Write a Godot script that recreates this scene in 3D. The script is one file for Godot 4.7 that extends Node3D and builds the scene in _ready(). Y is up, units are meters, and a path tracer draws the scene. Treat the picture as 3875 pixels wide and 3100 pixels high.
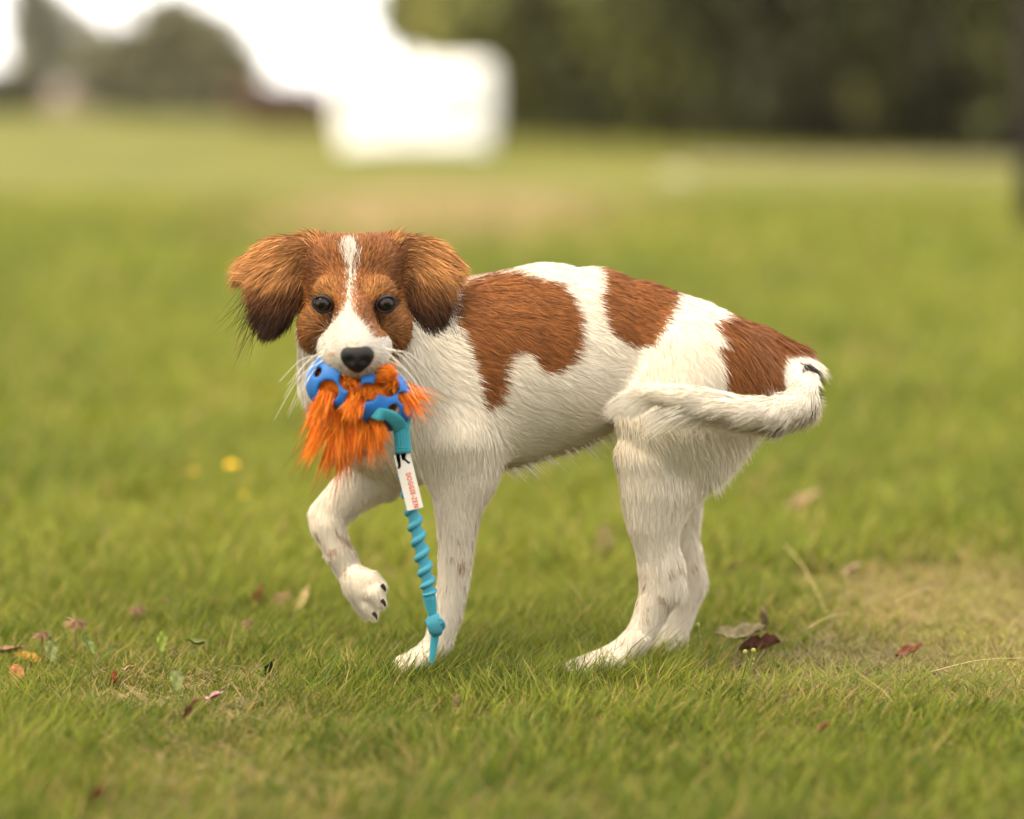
extends Node3D

var rng := RandomNumberGenerator.new()
var soft_noise := FastNoiseLite.new()
var fine_noise := FastNoiseLite.new()
var taken := {}

func _ready() -> void:
	rng.seed = 7
	# --- camera: a short telephoto lens, held low, wide open
	var lens := CameraAttributesPhysical.new()
	lens.frustum_focal_length = 85.0
	lens.frustum_focus_distance = 2.425
	lens.exposure_aperture = 1.95
	lens.frustum_far = 2000.0
	lens.frustum_near = 0.05
	var camera := Camera3D.new()
	camera.name = "camera"
	add_child(camera)
	camera.attributes = lens
	camera.position = Vector3(0, 0.4876, 2.49)
	camera.rotation = Vector3(-0.10558, 0, 0)
	camera.fov = 16.07
	camera.far = 2000.0
	camera.near = 0.05
	# --- overcast sky
	var sky_material := ProceduralSkyMaterial.new()
	sky_material.sky_top_color = Color(1.0, 0.985, 0.96)
	sky_material.sky_horizon_color = Color(1.0, 0.98, 0.955)
	sky_material.sky_curve = 0.2
	sky_material.ground_bottom_color = Color(0.3, 0.3, 0.2)
	sky_material.ground_horizon_color = Color(0.6, 0.6, 0.5)
	sky_material.sky_energy_multiplier = 1.0
	sky_material.use_debanding = false
	var sky := Sky.new()
	sky.sky_material = sky_material
	var env := Environment.new()
	env.background_mode = Environment.BG_SKY
	env.sky = sky
	env.background_energy_multiplier = 1.0
	env.tonemap_mode = Environment.TONE_MAPPER_LINEAR
	env.tonemap_exposure = 3.4
	env.fog_enabled = true
	env.fog_density = 0.0002
	env.fog_light_color = Color(1.0, 0.98, 0.93)
	env.sdfgi_enabled = true
	env.ssao_enabled = true
	env.ssil_enabled = true
	var world := WorldEnvironment.new()
	world.name = "world"
	world.environment = env
	add_child(world)
	# --- the sun behind the cloud: high and to the left
	var sun := DirectionalLight3D.new()
	sun.name = "sun"
	sun.light_color = Color(1.0, 0.92, 0.78)
	sun.light_energy = 0.5
	sun.light_angular_distance = 25.0
	sun.shadow_enabled = true
	add_child(sun)
	sun.look_at_from_position(Vector3(-3.0, 6.0, 1.6), Vector3.ZERO)

	soft_noise.seed = 3
	soft_noise.frequency = 1.0
	soft_noise.noise_type = FastNoiseLite.TYPE_SIMPLEX_SMOOTH
	fine_noise.seed = 11
	fine_noise.frequency = 1.0
	fine_noise.noise_type = FastNoiseLite.TYPE_SIMPLEX

	var t0 := Time.get_ticks_msec()
	make_ground()
	make_far_things()
	print("setting ", Time.get_ticks_msec() - t0)
	make_puppy()
	print("puppy ", Time.get_ticks_msec() - t0)
	make_toy()
	print("toy ", Time.get_ticks_msec() - t0)
	make_grass()
	make_litter()
	print("all ", Time.get_ticks_msec() - t0)

# ---------------------------------------------------------------- helpers

func numbered(called: String) -> String:
	var n: int = taken.get(called, 0)
	taken[called] = n + 1
	return called if n == 0 else "%s_%03d" % [called, n]

func tag(o: Node, label := "", category := "", group := "", kind := "") -> Node:
	if label: o.set_meta("label", label)
	if category: o.set_meta("category", category)
	if group: o.set_meta("group", group)
	if kind: o.set_meta("kind", kind)
	return o

func thing(called: String, at: Vector3, label: String, category: String, group := "", turn := 0.0) -> Node3D:
	var o := Node3D.new()
	o.name = numbered(called)
	add_child(o)
	o.position = at
	o.rotation.y = turn
	tag(o, label, category, group)
	return o

func put(called: String, mesh: Mesh, material: Material, parent: Node = null) -> MeshInstance3D:
	var o := MeshInstance3D.new()
	o.mesh = mesh
	if material: o.material_override = material
	if parent == null:
		o.name = numbered(called)
		add_child(o)
	else:
		o.name = called
		parent.add_child(o, true)
	return o

func mat(c: Color, rough := 0.8, spec := 0.4) -> StandardMaterial3D:
	# colour given as a linear base colour
	var m := StandardMaterial3D.new()
	m.albedo_color = c.linear_to_srgb()
	m.roughness = rough
	m.metallic_specular = spec
	return m

func vmat(rough := 0.8, spec := 0.3, back := 0.0) -> StandardMaterial3D:
	var m := StandardMaterial3D.new()
	m.vertex_color_use_as_albedo = true
	m.roughness = rough
	m.metallic_specular = spec
	m.cull_mode = BaseMaterial3D.CULL_DISABLED
	if back > 0.0:
		m.backlight_enabled = true
		m.backlight = Color(back, back, back).linear_to_srgb()
	return m

func noise_tex(freq: float, size := 256, lo := Color.BLACK, hi := Color.WHITE, normal := false, bump := 4.0, kind := FastNoiseLite.TYPE_SIMPLEX_SMOOTH) -> ImageTexture:
	var n := FastNoiseLite.new()
	n.seed = 21
	n.frequency = freq
	n.noise_type = kind
	n.fractal_octaves = 4
	var im := n.get_seamless_image(size, size)
	im.convert(Image.FORMAT_RGB8)
	if normal:
		im.convert(Image.FORMAT_RGBA8)
		im.bump_map_to_normal_map(bump)
	else:
		for y in size:
			for x in size:
				im.set_pixel(x, y, lo.lerp(hi, im.get_pixel(x, y).r))
	return ImageTexture.create_from_image(im)

func surface(v: PackedVector3Array, n: PackedVector3Array, c: PackedColorArray, idx: PackedInt32Array, uv := PackedVector2Array()) -> ArrayMesh:
	var a := []
	a.resize(Mesh.ARRAY_MAX)
	a[Mesh.ARRAY_VERTEX] = v
	a[Mesh.ARRAY_NORMAL] = n
	if c.size(): a[Mesh.ARRAY_COLOR] = c
	if uv.size(): a[Mesh.ARRAY_TEX_UV] = uv
	a[Mesh.ARRAY_INDEX] = idx
	var m := ArrayMesh.new()
	m.add_surface_from_arrays(Mesh.PRIMITIVE_TRIANGLES, a)
	return m

func lathe(profile: Array, sides := 20) -> ArrayMesh:
	# profile: Vector2(radius, height) from bottom to top
	var st := SurfaceTool.new()
	st.begin(Mesh.PRIMITIVE_TRIANGLES)
	for i in profile.size():
		for j in sides + 1:
			var a := TAU * j / sides
			st.set_uv(Vector2(float(j) / sides, float(i) / profile.size()))
			st.add_vertex(Vector3(cos(a) * profile[i].x, profile[i].y, sin(a) * profile[i].x))
	for i in profile.size() - 1:
		for j in sides:
			var p := i * (sides + 1) + j
			var q := p + sides + 1
			for e in [p, p + 1, q, p + 1, q + 1, q]:
				st.add_index(e)
	st.generate_normals()
	return st.commit()

# a tube along points; each point is [Vector3, radius across, radius along the flat side]; wave adds a helical ridge
func tube(path: Array, sides := 14, flat_side := Vector3.BACK, ridge := 0.0, turns := 0.0, ridge_from := 0.0, ridge_to := 1.0) -> ArrayMesh:
	var st := SurfaceTool.new()
	st.begin(Mesh.PRIMITIVE_TRIANGLES)
	var n := path.size()
	for i in n:
		var p: Vector3 = path[i][0]
		var along: Vector3 = (path[mini(i + 1, n - 1)][0] - path[maxi(i - 1, 0)][0]).normalized()
		var side := along.cross(flat_side)
		if side.length() < 0.05: side = along.cross(Vector3.UP)
		side = side.normalized()
		var depth := side.cross(along).normalized()
		var f := float(i) / (n - 1)
		for j in sides + 1:
			var a := TAU * j / sides
			var extra := 0.0
			if ridge > 0.0 and f >= ridge_from and f <= ridge_to:
				var ph := fposmod(a / TAU + f * turns, 1.0) - 0.5
				extra = ridge * sqrt(maxf(0.0, 1.0 - ph * ph / 0.05)) * minf(1.0, minf(f - ridge_from, ridge_to - f) * 40.0)
			st.set_uv(Vector2(float(j) / sides, f))
			st.add_vertex(p + side * cos(a) * (path[i][1] + extra) + depth * sin(a) * (path[i][2] + extra))
	for i in n - 1:
		for j in sides:
			var p := i * (sides + 1) + j
			var q := p + sides + 1
			for e in [p, q, p + 1, p + 1, q, q + 1]:
				st.add_index(e)
	# caps
	for e in [0, n - 1]:
		var c := n * (sides + 1) + (0 if e == 0 else 1)
		st.set_uv(Vector2(0.5, 0.5))
		st.add_vertex(path[e][0])
		for j in sides:
			var p: int = e * (sides + 1) + j
			for w in ([c, p, p + 1] if e == 0 else [c, p + 1, p]):
				st.add_index(w)
	st.generate_normals()
	return st.commit()

# points on a smooth curve through given points; each given point is an array whose entries are blended
func spline(pts: Array, per := 10) -> Array:
	var out := []
	var n := pts.size()
	for i in n - 1:
		for s in per:
			var t := float(s) / per
			var row := []
			for e in pts[i].size():
				var a = pts[maxi(i - 1, 0)][e]
				var b = pts[i][e]
				var c = pts[i + 1][e]
				var d = pts[mini(i + 2, n - 1)][e]
				row.append(0.5 * ((2.0 * b) + (c - a) * t + (2.0 * a - 5.0 * b + 4.0 * c - d) * t * t + (3.0 * b - a - 3.0 * c + d) * t * t * t))
			out.append(row)
	out.append(pts[n - 1].duplicate())
	return out

func smooth(a: float, b: float, x: float) -> float:
	return smoothstep(a, b, x)

# ---------------------------------------------------------------- implicit surfaces

class Field:
	var o: Vector3
	var h: float
	var nx: int
	var ny: int
	var nz: int
	var s := PackedFloat32Array()
	var t := PackedFloat32Array()
	var best := PackedFloat32Array()
	var id := PackedInt32Array()
	var k := 0.006
	var v := PackedVector3Array()
	var n := PackedVector3Array()
	var tags := PackedInt32Array()
	var idx := PackedInt32Array()

	func _init(lo: Vector3, hi: Vector3, cell: float, blend: float) -> void:
		o = lo
		h = cell
		k = blend
		nx = int(ceil((hi.x - lo.x) / h)) + 1
		ny = int(ceil((hi.y - lo.y) / h)) + 1
		nz = int(ceil((hi.z - lo.z) / h)) + 1
		s.resize(nx * ny * nz)
		t.resize(nx * ny * nz)
		best.resize(nx * ny * nz)
		best.fill(1.0)
		id.resize(nx * ny * nz)

	func span(lo: Vector3, hi: Vector3) -> Array:
		return [clampi(int((lo.x - o.x) / h), 0, nx - 1), clampi(int((hi.x - o.x) / h) + 2, 0, nx),
			clampi(int((lo.y - o.y) / h), 0, ny - 1), clampi(int((hi.y - o.y) / h) + 2, 0, ny),
			clampi(int((lo.z - o.z) / h), 0, nz - 1), clampi(int((hi.z - o.z) / h) + 2, 0, nz)]

	# a chain of tapered bones [x, y, z, radius]; flat scales its thickness along x, y and z
	func chain(pts: Array, mark: int, flat := Vector3.ONE) -> void:
		t.fill(1.0)
		var all_lo := Vector3.ONE * 99.0
		var all_hi := Vector3.ONE * -99.0
		var fx := 1.0 / flat.x
		var fy := 1.0 / flat.y
		var fz := 1.0 / flat.z
		for i in maxi(1, pts.size() - 1):
			var a: Array = pts[i]
			var b: Array = pts[mini(i + 1, pts.size() - 1)]
			var pa := Vector3(a[0], a[1], a[2])
			var pb := Vector3(b[0], b[1], b[2])
			var ra: float = a[3]
			var rb: float = b[3]
			var reach := flat * maxf(ra, rb) + Vector3.ONE * k * 4.0
			var lo := pa.min(pb) - reach
			var hi := pa.max(pb) + reach
			all_lo = all_lo.min(lo)
			all_hi = all_hi.max(hi)
			var r := span(lo, hi)
			var ab := pb - pa
			var inv := 1.0 / maxf(ab.length_squared(), 1e-9)
			var abx := ab.x
			var aby := ab.y
			var abz := ab.z
			var dr := rb - ra
			for iz in range(r[4], r[5]):
				var pz := o.z + iz * h - pa.z
				for iy in range(r[2], r[3]):
					var py := o.y + iy * h - pa.y
					var row := (iz * ny + iy) * nx
					for ix in range(r[0], r[1]):
						var px := o.x + ix * h - pa.x
						var f := clampf((px * abx + py * aby + pz * abz) * inv, 0.0, 1.0)
						var dx := (px - abx * f) * fx
						var dy := (py - aby * f) * fy
						var dz := (pz - abz * f) * fz
						var d := sqrt(dx * dx + dy * dy + dz * dz) - ra - dr * f
						if d < t[row + ix]:
							t[row + ix] = d
		var w := span(all_lo, all_hi)
		var small := minf(flat.x, minf(flat.y, flat.z))
		var ik := small / k
		var top := 6.0 * k / small
		for iz in range(w[4], w[5]):
			for iy in range(w[2], w[3]):
				var row := (iz * ny + iy) * nx
				for ix in range(w[0], w[1]):
					var d := t[row + ix]
					if d < top:
						s[row + ix] += exp(-d * ik)
						if d < best[row + ix]:
							best[row + ix] = d
							id[row + ix] = mark

	func finish() -> void:
		for i in s.size():
			s[i] = -k * log(s[i]) if s[i] > 1e-6 else 0.08

	func carve(c: Vector3, r: float, flat := Vector3.ONE) -> void:
		var w := span(c - flat * r * 1.3, c + flat * r * 1.3)
		for iz in range(w[4], w[5]):
			for iy in range(w[2], w[3]):
				for ix in range(w[0], w[1]):
					var p := (o + Vector3(ix, iy, iz) * h - c) / flat
					var i := (iz * ny + iy) * nx + ix
					var d := r - p.length()
					var q := clampf(0.5 + 0.5 * (s[i] - d) / 0.003, 0.0, 1.0)
					s[i] = lerpf(d, s[i], q) + 0.003 * q * (1.0 - q)

	func at(p: Vector3) -> float:
		var g := (p - o) / h
		var ix := clampi(int(g.x), 0, nx - 2)
		var iy := clampi(int(g.y), 0, ny - 2)
		var iz := clampi(int(g.z), 0, nz - 2)
		var f := g - Vector3(ix, iy, iz)
		var i := (iz * ny + iy) * nx + ix
		var j := i + nx * ny
		var a := lerpf(lerpf(s[i], s[i + 1], f.x), lerpf(s[i + nx], s[i + nx + 1], f.x), f.y)
		var b := lerpf(lerpf(s[j], s[j + 1], f.x), lerpf(s[j + nx], s[j + nx + 1], f.x), f.y)
		return lerpf(a, b, f.z)

	func build() -> void:
		var cell := PackedInt32Array()
		cell.resize(nx * ny * nz)
		cell.fill(-1)
		var sy := nx
		var sz := nx * ny
		var off := [0, 1, sy, sy + 1, sz, sz + 1, sz + sy, sz + sy + 1]
		var edges := [[0, 1], [2, 3], [4, 5], [6, 7], [0, 2], [1, 3], [4, 6], [5, 7], [0, 4], [1, 5], [2, 6], [3, 7]]
		var corner := [Vector3(0, 0, 0), Vector3(1, 0, 0), Vector3(0, 1, 0), Vector3(1, 1, 0), Vector3(0, 0, 1), Vector3(1, 0, 1), Vector3(0, 1, 1), Vector3(1, 1, 1)]
		for iz in nz - 1:
			for iy in ny - 1:
				var row := (iz * ny + iy) * nx
				for ix in nx - 1:
					var i := row + ix
					var neg := s[i] < 0.0
					if (s[i + 1] < 0.0) == neg and (s[i + sy] < 0.0) == neg and (s[i + sy + 1] < 0.0) == neg and (s[i + sz] < 0.0) == neg and (s[i + sz + 1] < 0.0) == neg and (s[i + sz + sy] < 0.0) == neg and (s[i + sz + sy + 1] < 0.0) == neg:
						continue
					var sum := Vector3.ZERO
					var c := 0
					for e in edges:
						var da := s[i + off[e[0]]]
						var db := s[i + off[e[1]]]
						if (da < 0.0) != (db < 0.0):
							sum += (corner[e[0]] as Vector3).lerp(corner[e[1]], da / (da - db))
							c += 1
					cell[i] = v.size()
					v.append(o + (Vector3(ix, iy, iz) + sum / c) * h)
					tags.append(id[i])
		for p in v:
			var e := h * 0.8
			n.append(Vector3(at(p + Vector3(e, 0, 0)) - at(p - Vector3(e, 0, 0)), at(p + Vector3(0, e, 0)) - at(p - Vector3(0, e, 0)), at(p + Vector3(0, 0, e)) - at(p - Vector3(0, 0, e))).normalized())
		for iz in range(1, nz - 1):
			for iy in range(1, ny - 1):
				for ix in range(1, nx - 1):
					var i := (iz * ny + iy) * nx + ix
					if cell[i] < 0:
						continue
					var neg := s[i] < 0.0
					if neg != (s[i + 1] < 0.0): quad(cell[i], cell[i - sy], cell[i - sy - sz], cell[i - sz])
					if neg != (s[i + sy] < 0.0): quad(cell[i], cell[i - 1], cell[i - 1 - sz], cell[i - sz])
					if neg != (s[i + sz] < 0.0): quad(cell[i], cell[i - 1], cell[i - 1 - sy], cell[i - sy])

	func quad(a: int, b: int, c: int, d: int) -> void:
		if a < 0 or b < 0 or c < 0 or d < 0:
			return
		if (v[b] - v[a]).cross(v[c] - v[a]).dot(n[a] + n[b] + n[c]) > 0.0:
			idx.append_array([a, c, b, a, d, c])
		else:
			idx.append_array([a, b, c, a, c, d])

# ---------------------------------------------------------------- hair

class Strands:
	var v := PackedVector3Array()
	var n := PackedVector3Array()
	var c := PackedColorArray()
	var idx := PackedInt32Array()

	# one hair: root, direction it leaves in, the normal of the skin, length, width, colour, bend of the tip, tip colour
	func hair(p: Vector3, d: Vector3, nn: Vector3, length: float, width: float, col: Color, bend: Vector3, roll: float, tip = null) -> void:
		var side := d.cross(nn).normalized()
		side = side.rotated(d, roll) * width * 0.5
		if d.cross(side).dot(nn) < 0.0:
			side = -side
		var m := p + d * length * 0.5 + bend * length * 0.15
		var q := p + d * length + bend * length * 0.5
		var i := v.size()
		v.append(p - side); v.append(p + side); v.append(m - side * 0.8); v.append(m + side * 0.8); v.append(q)
		for e in 5:
			n.append(nn)
		c.append(col); c.append(col); c.append(col); c.append(col); c.append(col if tip == null else tip)
		idx.append_array([i, i + 1, i + 2, i + 1, i + 3, i + 2, i + 2, i + 3, i + 4])

	func mesh() -> ArrayMesh:
		var a := []
		a.resize(Mesh.ARRAY_MAX)
		a[Mesh.ARRAY_VERTEX] = v
		a[Mesh.ARRAY_NORMAL] = n
		a[Mesh.ARRAY_COLOR] = c
		a[Mesh.ARRAY_INDEX] = idx
		var m := ArrayMesh.new()
		m.add_surface_from_arrays(Mesh.PRIMITIVE_TRIANGLES, a)
		return m

# ---------------------------------------------------------------- the setting

func height(x: float, z: float) -> float:
	var d := 2.49 - z
	var y := 0.012 * soft_noise.get_noise_2d(x * 1.3, z * 1.3) * smoothstep(0.25, 1.2, Vector2(x - 0.05, z * 1.6).length())
	# shallow dip where the caravan stands
	y -= 0.24 * smoothstep(30.0, 5.0, Vector2((x + 2.0) * 0.8, (z + 42.0) * 0.8).length())
	y += 0.08 * soft_noise.get_noise_2d(x * 0.03, z * 0.03) * smoothstep(15.0, 60.0, d)
	return y

# how bare the ground is, 0 to 1
func bare(x: float, z: float) -> float:
	var w := 0.35 * soft_noise.get_noise_2d(x * 3.0, z * 3.0) + 0.2 * soft_noise.get_noise_2d(x * 9.0, z * 9.0)
	var a := smoothstep(0.16, 0.3, x + 0.25 * w + 0.25 * z) * smoothstep(-0.75, -0.35, z + 0.3 * w) * smoothstep(0.28, 0.08, z + 0.2 * w)
	var b := bare_track(x, z)
	var c := 0.35 * smoothstep(0.25, 0.55, soft_noise.get_noise_2d(x * 1.1 + 7.0, z * 0.8)) if z > -7.0 else 0.0
	return clampf(maxf(maxf(a, b * 0.9), c), 0.0, 1.0)

func bare_track(x: float, z: float) -> float:
	var w := 0.35 * soft_noise.get_noise_2d(x * 3.0, z * 3.0) + 0.2 * soft_noise.get_noise_2d(x * 9.0, z * 9.0)
	return smoothstep(1.0, 0.4, Vector2((x + 0.35) / 1.55, (z + 12.0) / 6.5).length() + 0.5 * w)

func ground_color(x: float, z: float) -> Color:
	var n1 := soft_noise.get_noise_2d(x * 0.5, z * 0.13)
	var n2 := soft_noise.get_noise_2d(x * 4.0 + 3.0, z * 4.0)
	var lawn := Color(0.085, 0.098, 0.011).lerp(Color(0.155, 0.147, 0.021), clampf(0.6 + 0.6 * n1, 0, 1))
	var soil := Color(0.17, 0.125, 0.05).lerp(Color(0.13, 0.12, 0.025), clampf(0.5 + n2 * 1.5, 0, 1))
	if bare_track(x, z) > 0.02: soil = Color(0.24, 0.165, 0.075)
	return lawn.lerp(soil, bare(x, z)) * (0.97 + 0.12 * n2)

func make_ground() -> void:
	var v := PackedVector3Array()
	var n := PackedVector3Array()
	var c := PackedColorArray()
	var idx := PackedInt32Array()
	var rows := []
	var d := -12.0
	while d < 700.0:
		rows.append(d)
		d += clampf(absf(d - 2.5) * 0.06, 0.035, 40.0)
	var cols := []
	for i in 121:
		var q := (i - 60) / 60.0
		cols.append(q)
	for r in rows:
		for q in cols:
			var x: float = q * maxf(1.2, r * 0.3) + signf(q) * pow(absf(q), 9.0) * 500.0
			var z: float = 2.49 - r
			v.append(Vector3(x, height(x, z), z))
			var e := 0.05 + absf(r) * 0.01
			n.append(Vector3(height(x - e, z) - height(x + e, z), 2.0 * e, height(x, z - e) - height(x, z + e)).normalized())
			c.append(ground_color(x, z))
	var w := cols.size()
	for i in rows.size() - 1:
		for j in w - 1:
			var p := i * w + j
			idx.append_array([p, p + w, p + 1, p + 1, p + w, p + w + 1])
	var m := vmat(0.95, 0.2)
	m.albedo_texture = noise_tex(0.06, 256, Color(0.8, 0.8, 0.8), Color(1, 1, 1))
	m.uv1_triplanar = true
	m.uv1_world_triplanar = true
	m.uv1_scale = Vector3.ONE * 9.0
	var g := put("ground", surface(v, n, c, idx), m)
	tag(g, "mown grass field with patches of moss and bare earth", "ground", "", "structure")

func make_grass() -> void:
	var r := RandomNumberGenerator.new()
	r.seed = 41
	var st := Strands.new()
	var count := 0
	# distance from, to, tufts per square metre, blades per tuft, spread, height, width
	for band in [[1.5, 2.0, 8500.0, 7, 0.011, 0.036, 0.0016], [2.0, 2.95, 15000.0, 8, 0.010, 0.029, 0.00125], [2.95, 4.2, 3300.0, 8, 0.016, 0.046, 0.0026], [4.2, 7.5, 900.0, 8, 0.03, 0.055, 0.005], [7.5, 16.0, 130.0, 8, 0.07, 0.07, 0.012]]:
		var width: float = band[1] * 0.2 + 0.25
		var tufts := int((band[1] - band[0]) * width * 2.0 * band[2])
		for i in tufts:
			var dd := lerpf(band[0], band[1], r.randf())
			var x := (r.randf() * 2.0 - 1.0) * width
			var z := 2.49 - dd
			var bb := bare(x, z)
			if absf(x) > dd * 0.2 + 0.22 or r.randf() < bb * (0.88 if dd > 2.0 else 0.7):
				continue
			var clump := soft_noise.get_noise_2d(x * 5.0, z * 5.0) + 0.5 * soft_noise.get_noise_2d(x * 14.0, z * 14.0)
			var tall: float = band[5] * (1.0 + 0.5 * clump) * (1.0 - 0.5 * bb) * (1.5 if r.randf() < 0.08 else 1.0)
			if Vector2((x - 0.065) / 0.07, (z - 0.085) / 0.035).length() < 1.0 or Vector2((x + 0.085) / 0.05, (z - 0.085) / 0.03).length() < 1.0: tall *= 1.4
			var y := height(x, z)
			var tone := clampf(0.5 + 0.8 * soft_noise.get_noise_2d(x * 1.4 + 4.0, z * 0.9) + 0.35 * soft_noise.get_noise_2d(x * 6.0 + 4.0, z * 6.0), 0, 1)
			var n1 := clampf(0.5 + 1.5 * soft_noise.get_noise_2d(x * 0.5, z * 0.13), 0, 1)
			var lean_way := soft_noise.get_noise_2d(x * 4.0 + 20.0, z * 4.0) * PI * 1.5
			for j in int(band[3]):
				var a := r.randf() * TAU
				var p := Vector3(x + cos(a) * band[4] * r.randf(), y - 0.004, z + sin(a) * band[4] * r.randf())
				var b := lean_way + r.randfn() * 1.1
				var out := Vector3(cos(b), 0, sin(b))
				var face := r.randf() * TAU
				var nn := Vector3(cos(face), 0.3, sin(face)).normalized()
				var c := Color(0.062, 0.105, 0.011).lerp(Color(0.245, 0.26, 0.033), clampf(0.5 * tone + 0.5 * n1 + (r.randf() - 0.5) * 1.1, 0, 1))
				var h := r.randf()
				if h < 0.08 + 0.3 * bb: c = Color(0.38, 0.28, 0.1) * (0.7 + 0.5 * r.randf())
				elif h < 0.16: c = Color(0.28, 0.31, 0.035)
				st.hair(p, (Vector3.UP + out * (0.15 + 0.75 * r.randf() * r.randf())).normalized(), nn, tall * (0.4 + 0.75 * r.randf()), band[6] * (0.6 + 0.7 * r.randf()), c, out * (0.2 + 0.9 * r.randf()) - Vector3.UP * 0.25, 0.0)
				count += 1
	# moss and dry thatch between the blades
	for i in 75000:
		var dd := lerpf(1.55, 3.3, r.randf())
		var x := (r.randf() * 2.0 - 1.0) * (dd * 0.2 + 0.2)
		var z := 2.49 - dd
		var bb := bare(x, z)
		var b := r.randf() * TAU
		var way := Vector3(cos(b), 0.1 + 0.9 * r.randf() * bb + 0.15, sin(b)).normalized()
		var c := Color(0.25, 0.185, 0.07) * (0.45 + 0.7 * r.randf())
		var l := 0.012 + 0.02 * r.randf()
		if r.randf() < 0.55 * bb + 0.15:
			c = Color(0.17, 0.165, 0.028).lerp(Color(0.3, 0.27, 0.06), r.randf())
			l = 0.006 + 0.008 * r.randf()
		st.hair(Vector3(x, height(x, z) + 0.001, z), way, Vector3.UP, l, 0.0011, c, Vector3.DOWN * 0.15, (r.randf() - 0.5) * 1.5)
	tag(put("grass", st.mesh(), vmat(0.5, 0.35, 0.55)), "short green lawn grass growing all over the field", "grass", "", "stuff")
	print("blades ", count)

# leaf clumps scattered through the volume of one or more lobes
func make_tree(called: String, at: Vector3, tall: float, lobes: Array, leaf: Color, clumps: int, size: float, label: String, category := "tree", group := "", trunk_r := 0.16) -> Node3D:
	var r := RandomNumberGenerator.new()
	r.seed = int(absf(at.x) * 100.0) + clumps
	var o := thing(called, at, label, category, group)
	if not taken.has("bark texture"):
		taken["bark texture"] = 1
		bark.albedo_texture = noise_tex(0.03, 128, Color(0.35, 0.35, 0.35), Color(1, 1, 1))
		bark.uv1_scale = Vector3(2, 6, 1)
	var path := []
	for i in 9:
		var f := i / 8.0
		path.append([Vector3(0.12 * sin(f * 3.0 + at.x) * tall * 0.1, -0.1 + f * tall * 0.8, 0.1 * sin(f * 4.0 + 1.0) * tall * 0.1), trunk_r * (1.15 - f), trunk_r * (1.15 - f)])
	var trunk := put("trunk", tube(path, 12), bark, o)
	for i in 5:
		var f := 0.25 + 0.12 * i
		var a := i * 2.4 + at.x
		var p0: Vector3 = path[int(f * 8)][0]
		var reach: float = lobes[i % lobes.size()][1].x * 0.8
		var p1 := p0 + Vector3(cos(a) * reach, reach * 0.7, sin(a) * reach)
		put("limb", tube(spline([[p0, trunk_r * 0.5, trunk_r * 0.5], [p0.lerp(p1, 0.5) + Vector3(0, -0.05 * tall, 0), trunk_r * 0.32, trunk_r * 0.32], [p1, trunk_r * 0.1, trunk_r * 0.1]], 5), 8), bark, trunk)
	var st := Strands.new()
	for i in clumps:
		var l: Array = lobes[r.randi() % lobes.size()]
		var d := Vector3(r.randfn(), r.randfn(), r.randfn()).normalized() * pow(r.randf(), 0.4)
		d *= 0.82 + 0.3 * soft_noise.get_noise_3dv(d * 2.2 + at)
		var p: Vector3 = l[0] + d * l[1]
		p.y = maxf(p.y, 0.1)
		var tone := leaf * (0.6 + 0.8 * r.randf())
		var sz := size * (0.6 + 0.8 * r.randf())
		for j in 7:
			var q := p + Vector3(r.randfn(), r.randfn(), r.randfn()) * sz * 0.42
			if q.y < 0.05: continue
			var up := Vector3(r.randfn(), r.randfn(), r.randfn()).normalized()
			st.hair(q, up, Vector3(r.randfn(), r.randfn() + 0.5, r.randfn()).normalized(), sz * 0.6, sz * 0.45, tone, Vector3.DOWN * 0.4, 0.0)
	put("crown", st.mesh(), leaf_mat, o)
	return o

var leaf_mat := vmat(0.6, 0.3, 0.3)
var bark := mat(Color(0.09, 0.065, 0.045), 0.9)

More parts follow.
